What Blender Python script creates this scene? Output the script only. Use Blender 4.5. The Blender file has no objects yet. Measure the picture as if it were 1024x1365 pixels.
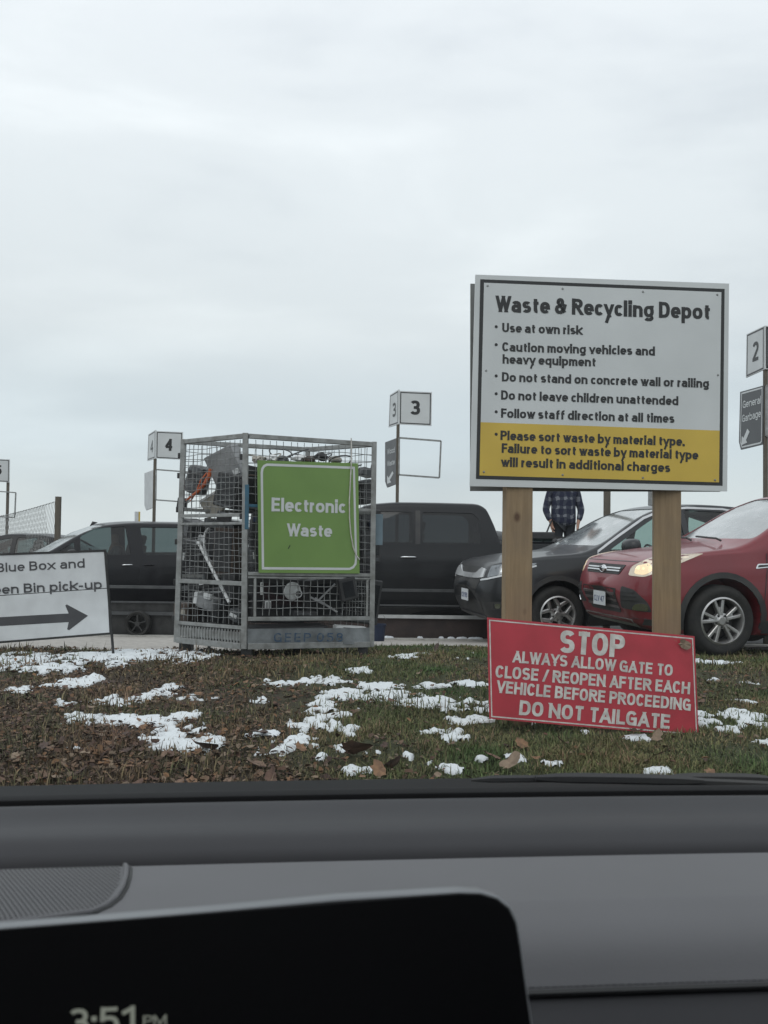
import bpy, bmesh, math, random
import numpy as np
from mathutils import Vector, Matrix
from mathutils.bvhtree import BVHTree

R = math.radians
random.seed(7)
rng = np.random.default_rng(7)
SC = bpy.context.scene
COL = SC.collection

# ------------------------------------------------------------------ camera
FPX = 1144.0
EYE = Vector((0, 0, 1.30))
PITCH, ROLL = R(1.577), R(0.7)
CAMROT = Matrix.Rotation(R(90) + PITCH, 4, 'X') @ Matrix.Rotation(ROLL, 4, 'Z')
cam = bpy.data.cameras.new('camera')
cam.sensor_fit = 'VERTICAL'; cam.sensor_height = 24.0; cam.sensor_width = 18.0
cam.lens = FPX / 1365 * 24.0
cam.clip_start = 0.02; cam.clip_end = 3000
cam.dof.use_dof = True; cam.dof.focus_distance = 7.5; cam.dof.aperture_fstop = cam.lens / 2.5
camo = bpy.data.objects.new('camera', cam); COL.objects.link(camo)
camo.matrix_world = Matrix.Translation(EYE) @ CAMROT
SC.camera = camo
SC.render.resolution_x = 768; SC.render.resolution_y = 1024

# ------------------------------------------------------------------ world, sun, exposure
SUN_EL, SUN_AZ = R(48), R(205)
world = bpy.data.worlds.new('World'); SC.world = world; world.use_nodes = True
nt = world.node_tree; nt.nodes.clear()
def N(t, typ, **kw):
    n = t.nodes.new(typ)
    for k, v in kw.items(): setattr(n, k, v)
    return n
wout = N(nt, 'ShaderNodeOutputWorld'); wbg = N(nt, 'ShaderNodeBackground'); wbg.inputs['Strength'].default_value = 0.10
sky = N(nt, 'ShaderNodeTexSky', sky_type='NISHITA', sun_disc=False)
sky.sun_elevation = SUN_EL; sky.sun_rotation = SUN_AZ
tc = N(nt, 'ShaderNodeTexCoord'); sx = N(nt, 'ShaderNodeSeparateXYZ')
nt.links.new(tc.outputs['Generated'], sx.inputs[0])
def ramp(t, stops, interp='LINEAR'):
    r = N(t, 'ShaderNodeValToRGB'); r.color_ramp.interpolation = interp
    e = r.color_ramp.elements
    while len(e) < len(stops): e.new(0.5)
    for i, (p, c) in enumerate(stops):
        e[i].position = p; e[i].color = (*c, 1) if len(c) == 3 else c
    return r
# overcast deck: brighter overhead, a dim band 10-20 degrees up, a pale blue strip at the horizon
base = ramp(nt, [(0.0, (.60, .645, .665)), (.05, (.585, .635, .66)), (.10, (.545, .605, .645)), (.155, (.56, .615, .65)), (.23, (.65, .69, .715)), (.35, (.715, .755, .785)), (.52, (.78, .815, .855)), (1.0, (.80, .83, .87))])
nt.links.new(sx.outputs['Z'], base.inputs[0])
mp = N(nt, 'ShaderNodeMapping'); mp.inputs['Scale'].default_value = (1.0, 1.0, 3.2); mp.inputs['Rotation'].default_value = (0, R(12), 0)
nt.links.new(tc.outputs['Generated'], mp.inputs[0])
nz = N(nt, 'ShaderNodeTexNoise'); nz.inputs['Scale'].default_value = 2.1; nz.inputs['Detail'].default_value = 7; nz.inputs['Roughness'].default_value = .5
nz.inputs['Distortion'].default_value = .35
nt.links.new(mp.outputs[0], nz.inputs['Vector'])
cr = ramp(nt, [(.30, (.86, .87, .885)), (.5, (.99, .99, .99)), (.72, (1.13, 1.12, 1.11))], 'EASE')
nt.links.new(nz.outputs['Fac'], cr.inputs[0])
mul = N(nt, 'ShaderNodeMix', data_type='RGBA', blend_type='MULTIPLY'); mul.inputs['Factor'].default_value = 1
nt.links.new(base.outputs[0], mul.inputs['A']); nt.links.new(cr.outputs[0], mul.inputs['B'])
sc10 = N(nt, 'ShaderNodeVectorMath', operation='SCALE'); sc10.inputs['Scale'].default_value = 12.6
nt.links.new(mul.outputs['Result'], sc10.inputs[0])
mixw = N(nt, 'ShaderNodeMix', data_type='RGBA'); mixw.inputs['Factor'].default_value = 0.93
nt.links.new(sky.outputs[0], mixw.inputs['A']); nt.links.new(sc10.outputs[0], mixw.inputs['B'])
nt.links.new(mixw.outputs['Result'], wbg.inputs['Color']); nt.links.new(wbg.outputs[0], wout.inputs[0])
sun = bpy.data.lights.new('sun', 'SUN'); sun.energy = 0.5; sun.angle = R(40); sun.color = (1, .97, .93)
suno = bpy.data.objects.new('sun', sun); COL.objects.link(suno)
# same direction as the sky's sun: azimuth measured from +Y
sd = Vector((math.sin(SUN_AZ) * math.cos(SUN_EL), math.cos(SUN_AZ) * math.cos(SUN_EL), math.sin(SUN_EL)))
suno.rotation_euler = sd.to_track_quat('Z', 'Y').to_euler()
suno.location = (0, -5, 12)
vs = SC.view_settings
vs.view_transform = 'Standard'; vs.look = 'None'; vs.exposure = 0.0; vs.gamma = 1; vs.use_curve_mapping = False
SC.render.engine = 'CYCLES'
SC.cycles.max_bounces = 8; SC.cycles.transparent_max_bounces = 16

# ------------------------------------------------------------------ numeric helpers
def ray(px, py):
    d = CAMROT.to_3x3() @ Vector(((px - 512) / FPX, -(py - 682.5) / FPX, -1))
    return d
def at(px, py, Y):
    d = ray(px, py); return EYE + d * (Y / d.y)
def hits(px, py, P, n):
    d = ray(px, py); return EYE + d * ((P - EYE).dot(n) / d.dot(n))
def hash2(ix, iy, seed):
    h = (ix.astype(np.int64) * 374761393 + iy.astype(np.int64) * 668265263 + seed * 974711) & 0xffffffff
    h = ((h ^ (h >> 13)) * 1274126177) & 0xffffffff
    return ((h ^ (h >> 16)) & 0xffff) / 65535.0
def vnoise(x, y, seed=0):
    x = np.asarray(x, float); y = np.asarray(y, float)
    ix = np.floor(x); iy = np.floor(y); fx = x - ix; fy = y - iy
    fx = fx * fx * (3 - 2 * fx); fy = fy * fy * (3 - 2 * fy)
    a = hash2(ix, iy, seed); b = hash2(ix + 1, iy, seed); c = hash2(ix, iy + 1, seed); d = hash2(ix + 1, iy + 1, seed)
    return (a * (1 - fx) + b * fx) * (1 - fy) + (c * (1 - fx) + d * fx) * fy
def fbm(x, y, oct=4, seed=0):
    s = 0; a = .5; t = 0
    for k in range(oct):
        s = s + a * vnoise(x * 2 ** k, y * 2 ** k, seed + k); t += a; a *= .5
    return s / t
def pchip(pts):
    xs = np.array([p[0] for p in pts], float); ys = np.array([p[1] for p in pts], float)
    h = np.diff(xs); dl = np.diff(ys) / h; m = np.zeros(len(xs))
    for i in range(1, len(xs) - 1):
        if dl[i - 1] * dl[i] > 0:
            w1 = 2 * h[i] + h[i - 1]; w2 = h[i] + 2 * h[i - 1]
            m[i] = (w1 + w2) / (w1 / dl[i - 1] + w2 / dl[i])
    m[0] = dl[0]; m[-1] = dl[-1]
    def f(x):
        x = np.clip(np.asarray(x, float), xs[0], xs[-1])
        i = np.clip(np.searchsorted(xs, x, side='right') - 1, 0, len(xs) - 2)
        t = (x - xs[i]) / h[i]
        return ((1 + 2 * t) * (1 - t) ** 2 * ys[i] + t * (1 - t) ** 2 * h[i] * m[i] + t * t * (3 - 2 * t) * ys[i + 1] + t * t * (t - 1) * h[i] * m[i + 1])
    return f

# ------------------------------------------------------------------ materials
def mat(name, c1, c2=None, scale=8, rough=.6, metal=0, bump=0, bscale=None, detail=5, spec=.5, coat=0, lo=.35, hi=.65, stretch=(1, 1, 1), rvar=0, emis=None, dirt=None):
    m = bpy.data.materials.new(name); m.use_nodes = True; t = m.node_tree
    b = t.nodes['Principled BSDF']
    b.inputs['Base Color'].default_value = (*c1, 1); b.inputs['Roughness'].default_value = rough
    b.inputs['Metallic'].default_value = metal; b.inputs['Specular IOR Level'].default_value = spec
    b.inputs['Coat Weight'].default_value = coat; b.inputs['Coat Roughness'].default_value = .06
    tcn = N(t, 'ShaderNodeTexCoord'); mpn = N(t, 'ShaderNodeMapping'); mpn.inputs['Scale'].default_value = stretch
    t.links.new(tcn.outputs['Object'], mpn.inputs[0])
    if c2 is None: c2 = tuple(min(1, x * .8) for x in c1)
    n = N(t, 'ShaderNodeTexNoise'); n.inputs['Scale'].default_value = scale; n.inputs['Detail'].default_value = detail
    t.links.new(mpn.outputs[0], n.inputs['Vector'])
    r = ramp(t, [(lo, c1), (hi, c2)]); t.links.new(n.outputs['Fac'], r.inputs[0])
    src = r.outputs[0]
    if dirt:                                    # road dirt, thickest low down: colour, top height, amount
        sp = N(t, 'ShaderNodeSeparateXYZ'); t.links.new(tcn.outputs['Object'], sp.inputs[0])
        n2 = N(t, 'ShaderNodeTexNoise'); n2.inputs['Scale'].default_value = 5; n2.inputs['Detail'].default_value = 6
        t.links.new(tcn.outputs['Object'], n2.inputs['Vector'])
        mr = N(t, 'ShaderNodeMapRange'); mr.inputs['From Min'].default_value = 0; mr.inputs['From Max'].default_value = dirt[1]
        mr.inputs['To Min'].default_value = dirt[2]; mr.inputs['To Max'].default_value = dirt[2] * .16
        t.links.new(sp.outputs['Z'], mr.inputs['Value'])
        mm = N(t, 'ShaderNodeMath', operation='MULTIPLY'); t.links.new(mr.outputs[0], mm.inputs[0])
        m2 = N(t, 'ShaderNodeMath', operation='MULTIPLY_ADD', use_clamp=True); m2.inputs[1].default_value = 2.2; m2.inputs[2].default_value = -.35
        t.links.new(n2.outputs['Fac'], m2.inputs[0]); t.links.new(m2.outputs[0], mm.inputs[1])
        mx = N(t, 'ShaderNodeMix', data_type='RGBA'); t.links.new(mm.outputs[0], mx.inputs['Factor'])
        t.links.new(src, mx.inputs['A']); mx.inputs['B'].default_value = (*dirt[0], 1); src = mx.outputs['Result']
        ra = N(t, 'ShaderNodeMath', operation='MULTIPLY_ADD', use_clamp=True); ra.inputs[1].default_value = .9; ra.inputs[2].default_value = rough
        t.links.new(mm.outputs[0], ra.inputs[0]); t.links.new(ra.outputs[0], b.inputs['Roughness'])
        cw = N(t, 'ShaderNodeMath', operation='MULTIPLY_ADD', use_clamp=True); cw.inputs[1].default_value = -1.4 * coat; cw.inputs[2].default_value = coat
        t.links.new(mm.outputs[0], cw.inputs[0]); t.links.new(cw.outputs[0], b.inputs['Coat Weight'])
    t.links.new(src, b.inputs['Base Color'])
    if rvar:
        ra = N(t, 'ShaderNodeMath', operation='MULTIPLY_ADD', use_clamp=True); ra.inputs[1].default_value = rvar; ra.inputs[2].default_value = rough - rvar / 2
        t.links.new(n.outputs['Fac'], ra.inputs[0]); t.links.new(ra.outputs[0], b.inputs['Roughness'])
    if bump:
        nb = N(t, 'ShaderNodeTexNoise'); nb.inputs['Scale'].default_value = bscale or scale * 3; nb.inputs['Detail'].default_value = 6
        t.links.new(mpn.outputs[0], nb.inputs['Vector'])
        bp = N(t, 'ShaderNodeBump'); bp.inputs['Strength'].default_value = bump; bp.inputs['Distance'].default_value = .02
        t.links.new(nb.outputs['Fac'], bp.inputs['Height']); t.links.new(bp.outputs[0], b.inputs['Normal'])
    if emis:
        b.inputs['Emission Color'].default_value = (*emis[0], 1); b.inputs['Emission Strength'].default_value = emis[1]
    return m
def attr_mat(name, rough=.8, bump=0, bscale=30, attr='Col', spec=.3, trans=0):
    m = bpy.data.materials.new(name); m.use_nodes = True; t = m.node_tree; b = t.nodes['Principled BSDF']
    a = N(t, 'ShaderNodeAttribute'); a.attribute_name = attr; t.links.new(a.outputs['Color'], b.inputs['Base Color'])
    b.inputs['Roughness'].default_value = rough; b.inputs['Specular IOR Level'].default_value = spec
    return m
def glass_mat(name, tint, refl=1.0, dirt=.0, dirtcol=(.6, .65, .65), rough=.02, base=.0):
    m = bpy.data.materials.new(name); m.use_nodes = True; t = m.node_tree; t.nodes.clear()
    o = N(t, 'ShaderNodeOutputMaterial'); tr = N(t, 'ShaderNodeBsdfTransparent'); tr.inputs[0].default_value = (*tint, 1)
    gl = N(t, 'ShaderNodeBsdfGlossy'); gl.inputs['Roughness'].default_value = rough
    fr = N(t, 'ShaderNodeLayerWeight'); fr.inputs['Blend'].default_value = .5
    pw = N(t, 'ShaderNodeMath', operation='POWER'); pw.inputs[1].default_value = 4.5; t.links.new(fr.outputs['Facing'], pw.inputs[0])
    ma = N(t, 'ShaderNodeMath', operation='MULTIPLY_ADD', use_clamp=True); ma.inputs[1].default_value = refl; ma.inputs[2].default_value = .05 + base
    t.links.new(pw.outputs[0], ma.inputs[0])
    mx = N(t, 'ShaderNodeMixShader'); t.links.new(ma.outputs[0], mx.inputs[0]); t.links.new(tr.outputs[0], mx.inputs[1]); t.links.new(gl.outputs[0], mx.inputs[2])
    last = mx.outputs[0]
    if dirt:
        df = N(t, 'ShaderNodeBsdfDiffuse'); df.inputs[0].default_value = (*dirtcol, 1)
        tl = N(t, 'ShaderNodeBsdfTranslucent'); tl.inputs[0].default_value = (*dirtcol, 1)
        ad = N(t, 'ShaderNodeMixShader'); ad.inputs[0].default_value = .5; t.links.new(df.outputs[0], ad.inputs[1]); t.links.new(tl.outputs[0], ad.inputs[2])
        n = N(t, 'ShaderNodeTexNoise'); n.inputs['Scale'].default_value = 6; n.inputs['Detail'].default_value = 5
        tcn = N(t, 'ShaderNodeTexCoord'); t.links.new(tcn.outputs['Object'], n.inputs['Vector'])
        mr = N(t, 'ShaderNodeMapRange'); mr.inputs['From Min'].default_value = .35; mr.inputs['From Max'].default_value = .7
        mr.inputs['To Min'].default_value = dirt * .6; mr.inputs['To Max'].default_value = dirt * 1.4
        t.links.new(n.outputs['Fac'], mr.inputs['Value'])
        m2 = N(t, 'ShaderNodeMixShader'); t.links.new(mr.outputs[0], m2.inputs[0]); t.links.new(last, m2.inputs[1]); t.links.new(ad.outputs[0], m2.inputs[2])
        last = m2.outputs[0]
    t.links.new(last, o.inputs[0]); return m

# ------------------------------------------------------------------ object helpers
WM = {}
def empty(name, loc, label, cat, group=None, rz=0):
    o = bpy.data.objects.new(name, None); COL.objects.link(o); o.empty_display_size = .2
    o.location = loc; o.rotation_euler = (0, 0, rz)
    o['label'] = label; o['category'] = cat
    if group: o['group'] = group
    WM[o.name] = Matrix.Translation(Vector(loc)) @ Matrix.Rotation(rz, 4, 'Z')
    return o
def tag(o, label=None, cat=None, group=None, kind=None):
    if label: o['label'] = label
    if cat: o['category'] = cat
    if group: o['group'] = group
    if kind: o['kind'] = kind
    return o
def link(name, me, m, parent=None):
    if m is not None and not me.materials: me.materials.append(m)
    o = bpy.data.objects.new(name, me); COL.objects.link(o)
    if parent is not None:
        o.parent = parent; WM[o.name] = WM[parent.name].copy()
    else: WM[o.name] = Matrix.Identity(4)
    return o
class MB:
    def __init__(s): s.bm = bmesh.new()
    def _geo(s, verts, faces):
        vs_ = [s.bm.verts.new(v) for v in verts]
        for f in faces:
            try: s.bm.faces.new([vs_[i] for i in f])
            except ValueError: pass
        return s
    def box(s, c, size, M=None, bev=0):
        t = bmesh.new(); bmesh.ops.create_cube(t, size=1)
        bmesh.ops.scale(t, vec=size, verts=t.verts)
        if bev: bmesh.ops.bevel(t, geom=t.edges[:], offset=bev, segments=2, affect='EDGES', profile=.6)
        X = Matrix.Translation(Vector(c)) @ (M.to_4x4() if M is not None else Matrix.Identity(4))
        t.transform(X); t.verts.index_update()
        s._geo([v.co.copy() for v in t.verts], [[v.index for v in f.verts] for f in t.faces]); t.free(); return s
    def bar(s, p0, p1, w, h=None, up=(0, 0, 1), bev=0):
        p0 = Vector(p0); p1 = Vector(p1); h = h or w; d = p1 - p0; L = d.length; d.normalize()
        up = Vector(up)
        if abs(d.dot(up)) > .95: up = Vector((0, 1, 0)) if abs(d.y) < .9 else Vector((1, 0, 0))
        x = d.cross(up).normalized(); z = x.cross(d)
        M = Matrix((x, d, z)).transposed()
        return s.box((p0 + p1) / 2, (w, L, h), M, bev)
    def tube(s, pts, r, n=6, caps=True):
        pts = [Vector(p) for p in pts]; rs = r if isinstance(r, (list, tuple)) else [r] * len(pts)
        rings = []; prev = None
        for i, p in enumerate(pts):
            d = (pts[min(i + 1, len(pts) - 1)] - pts[max(i - 1, 0)]).normalized()
            a = prev if prev is not None else (Vector((0, 0, 1)) if abs(d.z) < .9 else Vector((1, 0, 0)))
            u = (a - d * a.dot(d)).normalized(); prev = u; v = d.cross(u)
            rings.append([s.bm.verts.new(p + (u * math.cos(k * 2 * math.pi / n) + v * math.sin(k * 2 * math.pi / n)) * rs[i]) for k in range(n)])
        for a, b in zip(rings, rings[1:]):
            for k in range(n): s.bm.faces.new((a[k], a[(k + 1) % n], b[(k + 1) % n], b[k]))
        if caps: s.bm.faces.new(rings[0][::-1]); s.bm.faces.new(rings[-1])
        return s
    def lathe(s, prof, M=None, n=32, closed=False):      # prof: (r, h) about local z
        M = M or Matrix.Identity(4); rings = []
        for r, h in prof:
            rings.append([s.bm.verts.new(M @ Vector((r * math.cos(2 * math.pi * k / n), r * math.sin(2 * math.pi * k / n), h))) for k in range(n)])
        pr = list(zip(rings, rings[1:])) + ([(rings[-1], rings[0])] if closed else [])
        for a, b in pr:
            for k in range(n): s.bm.faces.new((a[k], a[(k + 1) % n], b[(k + 1) % n], b[k]))
        if not closed:
            if prof[0][0] > 1e-5: s.bm.faces.new(rings[0][::-1])
            if prof[-1][0] > 1e-5: s.bm.faces.new(rings[-1])
        return s
    def prism(s, poly, a, b, fn):                        # poly 2-D, extruded between a and b, fn maps (u,v,w)->xyz
        n = len(poly)
        v = [fn(p[0], p[1], a) for p in poly] + [fn(p[0], p[1], b) for p in poly]
        return s._geo(v, [list(range(n))[::-1], [i + n for i in range(n)]] + [[i, (i + 1) % n, (i + 1) % n + n, i + n] for i in range(n)])
    def build(s, name, m, parent=None, world=True, smooth=None, merge=0):
        if merge: bmesh.ops.remove_doubles(s.bm, verts=s.bm.verts, dist=merge)
        bmesh.ops.recalc_face_normals(s.bm, faces=s.bm.faces)
        me = bpy.data.meshes.new(name); s.bm.to_mesh(me); s.bm.free()
        if parent is not None and world: me.transform(WM[parent.name].inverted())
        if smooth is not None: smooth_me(me, smooth)
        return link(name, me, m, parent)
def smooth_me(me, ang=35):
    me.polygons.foreach_set('use_smooth', [True] * len(me.polygons))
    me.update()
    try: me.set_sharp_from_angle(angle=R(ang))
    except Exception: pass
def evaluated(me, mods):
    """mesh with modifiers applied, without operators"""
    o = bpy.data.objects.new('tmp', me); COL.objects.link(o)
    mods(o)
    dg = bpy.context.evaluated_depsgraph_get(); dg.update()
    out = bpy.data.meshes.new_from_object(o.evaluated_get(dg)); bpy.data.objects.remove(o)
    return out
def mesh_np(name, V, F, m, parent=None, col=None, smooth=False):
    """fast mesh from arrays; F is (n,3) or (n,4)"""
    V = np.asarray(V, np.float32); F = np.asarray(F, np.int32); k = F.shape[1]
    me = bpy.data.meshes.new(name); me.vertices.add(len(V)); me.vertices.foreach_set('co', V.ravel())
    me.loops.add(F.size); me.loops.foreach_set('vertex_index', F.ravel())
    me.polygons.add(len(F)); me.polygons.foreach_set('loop_start', np.arange(0, F.size, k, dtype=np.int32))
    if smooth: me.polygons.foreach_set('use_smooth', np.ones(len(F), bool))
    me.update(calc_edges=True)
    if col is not None:
        a = me.attributes.new('Col', 'FLOAT_COLOR', 'POINT')
        a.data.foreach_set('color', np.c_[col, np.ones(len(col))].astype(np.float32).ravel())
    return link(name, me, m, parent)
# ------------------------------------------------------------------ a drawn bold sans: centre lines given a stroke width
XH = .73
def _E(cx, cy, rx, ry, a0, a1, p=2.35):
    n = max(5, int(abs(a1 - a0) / 14)); o = []
    for i in range(n + 1):
        a = R(a0 + (a1 - a0) * i / n); c, s = math.cos(a), math.sin(a)
        o.append((cx + rx * math.copysign(abs(c) ** (2 / p), c), cy + ry * math.copysign(abs(s) ** (2 / p), s)))
    return o
def _glyphs(X):
    D = '/'                                                     # strokes that start with D are diagonals: extended, then trimmed flat
    o = _E(.5, X / 2, .5, X / 2, 0, 360)
    arch = [(0, X * .55)] + _E(.5, X * .62, .5, X * .38, 165, 0) + [(1, 0)]
    G = {
    'A': (.68, [[D, (0, 0), (.5, 1)], [D, (1, 0), (.5, 1)], [(.22, .27), (.78, .27)]]),
    'B': (.60, [[(0, 0), (0, 1)], [(0, 1), (.45, 1)] + _E(.45, .765, .47, .235, 90, -90) + [(0, .53)], [(0, .53), (.5, .53)] + _E(.5, .265, .5, .265, 90, -90) + [(0, 0)]]),
    'C': (.58, [_E(.5, .5, .5, .5, 32, 328)]), 'D': (.63, [[(0, 0), (0, 1)], [(0, 1), (.45, 1)] + _E(.45, .5, .55, .5, 90, -90) + [(0, 0)]]),
    'E': (.50, [[(0, 0), (0, 1)], [(0, 1), (1, 1)], [(0, .52), (.9, .52)], [(0, 0), (1, 0)]]), 'F': (.48, [[(0, 0), (0, 1)], [(0, 1), (1, 1)], [(0, .5), (.9, .5)]]),
    'G': (.63, [_E(.5, .5, .5, .5, 35, 270) + [(.7, .0), (1, .1)], [(1, 0), (1, .45)], [(1, .45), (.6, .45)]]),
    'H': (.64, [[(0, 0), (0, 1)], [(1, 0), (1, 1)], [(0, .52), (1, .52)]]), 'I': (.0, [[(0, 0), (0, 1)]]),
    'L': (.48, [[(0, 0), (0, 1)], [(0, 0), (1, 0)]]), 'M': (.80, [[(0, 0), (0, 1)], [(1, 0), (1, 1)], [D, (.03, 1), (.5, .12)], [D, (.97, 1), (.5, .12)]]),
    'N': (.66, [[(0, 0), (0, 1)], [(1, 0), (1, 1)], [D, (0, 1), (1, 0)]]), 'O': (.64, [_E(.5, .5, .5, .5, 0, 360)]),
    'P': (.58, [[(0, 0), (0, 1)], [(0, 1), (.5, 1)] + _E(.5, .73, .5, .27, 90, -90) + [(0, .46)]]),
    'R': (.62, [[(0, 0), (0, 1)], [(0, 1), (.5, 1)] + _E(.5, .75, .48, .25, 90, -90) + [(0, .5)], [D, (.45, .5), (1, 0)]]),
    'S': (.56, [_E(.5, .755, .48, .245, 25, 270) + _E(.5, .255, .5, .255, 90, -155)[1:]]), 'T': (.56, [[(0, 1), (1, 1)], [(.5, 0), (.5, 1)]]),
    'U': (.63, [[(0, 1), (0, .4)] + _E(.5, .36, .5, .36, 180, 360) + [(1, 1)]]), 'V': (.66, [[D, (0, 1), (.5, 0)], [D, (1, 1), (.5, 0)]]),
    'W': (.98, [[D, (0, 1), (.26, 0)], [D, (.5, 1), (.26, 0)], [D, (.5, 1), (.74, 0)], [D, (1, 1), (.74, 0)]]), 'Y': (.64, [[D, (0, 1), (.5, .42)], [D, (1, 1), (.5, .42)], [(.5, .45), (.5, 0)]]),
    '&': (.68, [[(.98, 0), (.2, .72)] + _E(.43, .78, .25, .22, 200, -60) + [(.2, .45)] + _E(.38, .25, .38, .25, 140, 290) + [(.88, .28), (.97, .52)]]),
    '0': (.56, [_E(.5, .5, .5, .5, 0, 360)]), '1': (.30, [[(1, 0), (1, 1)], [(1, 1), (0, .82)]]), '2': (.54, [_E(.5, .73, .48, .27, 160, -25) + [(.0, 0)], [(0, 0), (1, 0)]]),
    '3': (.54, [_E(.46, .755, .46, .245, 150, -90) + [(.3, .51)], [(.3, .51)] + _E(.5, .255, .5, .255, 90, -155)]), '4': (.60, [[(.72, 0), (.72, 1)], [(.72, 1), (0, .28)], [(0, .26), (1, .26)]]),
    '5': (.54, [[(.92, 1), (.12, 1)], [(.12, 1), (.08, .56)], [(.08, .56)] + _E(.45, .31, .55, .31, 110, -150)]), '7': (.54, [[(0, 1), (1, 1)], [D, (1, .98), (.35, 0)]]),
    '8': (.56, [_E(.5, .76, .44, .24, 0, 360), _E(.5, .26, .5, .26, 0, 360)]), '9': (.56, [_E(.5, .7, .5, .3, 0, 360), [(1, .7)] + _E(.4, .5, .6, .5, 0, -110)]),
    'a': (.50, [_E(.5, X * .62, .5, X * .38, 150, 0) + [(1, 0)], [(1, X * .57), (.45, X * .57)] + _E(.45, X * .285, .45, X * .285, 90, 270) + [(.75, .02), (1, .18)]]),
    'b': (.55, [[(0, 0), (0, 1)], o]), 'd': (.55, [[(1, 0), (1, 1)], o]), 'c': (.46, [_E(.5, X / 2, .5, X / 2, 40, 320)]),
    'e': (.53, [[(.02, X * .5), (.98, X * .5)], _E(.5, X / 2, .5, X / 2, 0, 318)]), 'f': (.38, [[(.34, 0), (.34, .74)] + _E(.86, .74, .52, .26, 180, 80) + [(1.0, .99)], [(0, X), (.95, X)]]),
    'g': (.55, [o, [(1, X), (1, -.12)] + _E(.5, -.10, .5, .22, 0, -150)]), 'h': (.53, [[(0, 0), (0, 1)], arch]), 'i': (.0, [[(0, 0), (0, X)], ['dot', (0, 1.0)]]),
    'k': (.53, [[(0, 0), (0, 1)], [D, (.05, X * .42), (.95, X)], [D, (.3, X * .6), (1, 0)]]), 'l': (.0, [[(0, 0), (0, 1)]]),
    'm': (.84, [[(0, 0), (0, X)], [(0, X * .55)] + _E(.25, X * .62, .25, X * .38, 165, 0) + [(.5, 0)], [(.5, X * .55)] + _E(.75, X * .62, .25, X * .38, 165, 0) + [(1, 0)]]),
    'n': (.53, [[(0, 0), (0, X)], arch]), 'o': (.56, [o]), 'p': (.55, [[(0, -.36), (0, X)], o]), 'q': (.55, [[(1, -.36), (1, X)], o]), 'r': (.34, [[(0, 0), (0, X)], [(0, X * .5)] + _E(.85, X * .58, .85, X * .42, 170, 92)]),
    's': (.44, [_E(.5, X * .76, .46, X * .24, 30, 270) + _E(.5, X * .26, .5, X * .26, 90, -150)[1:]]), 't': (.34, [[(.38, X * 1.30), (.38, X * .3)] + _E(.85, X * .26, .47, X * .26, 180, 275), [(0, X), (1, X)]]),
    'u': (.53, [[(0, X), (0, X * .42)] + _E(.5, X * .38, .5, X * .38, 180, 350), [(1, 0), (1, X)]]), 'v': (.52, [[D, (0, X), (.5, 0)], [D, (1, X), (.5, 0)]]),
    'w': (.80, [[D, (0, X), (.27, 0)], [D, (.5, X), (.27, 0)], [D, (.5, X), (.73, 0)], [D, (1, X), (.73, 0)]]), 'x': (.53, [[D, (0, X), (1, 0)], [D, (0, 0), (1, X)]]),
    'y': (.53, [[D, (0, X), (.5, 0)], [D, (1, X), (.28, -.42)]]), '.': (.0, [['dot', (0, 0)]]), '-': (.26, [[(0, X * .52), (1, X * .52)]]), '/': (.34, [[D, (0, 0), (1, 1)]]),
    ':': (.0, [['dot', (0, .18)], ['dot', (0, X * .9)]])}
    return G
def _clip(poly, y0, y1):
    for lim, sg in ((y0, 1), (y1, -1)):
        out = []
        for i in range(len(poly)):
            a, b = poly[i - 1], poly[i]; ia, ib = (a[1] - lim) * sg >= 0, (b[1] - lim) * sg >= 0
            if ia != ib:
                t = (lim - a[1]) / (b[1] - a[1]); out.append((a[0] + (b[0] - a[0]) * t, lim))
            if ib: out.append(b)
        poly = out
        if len(poly) < 3: return []
    return poly
KERN = {'r': .13, 't': .075, 'f': .10, 'T': .06, 'c': .065, 'e': .02, 'k': .04, 'v': .05, 'w': .05, 'y': .05, 'W': .06, 'A': .05, 'V': .06, 'L': .06, 'F': .05, 'P': .03, '/': .03, 's': .01, 'Y': .06}
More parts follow.
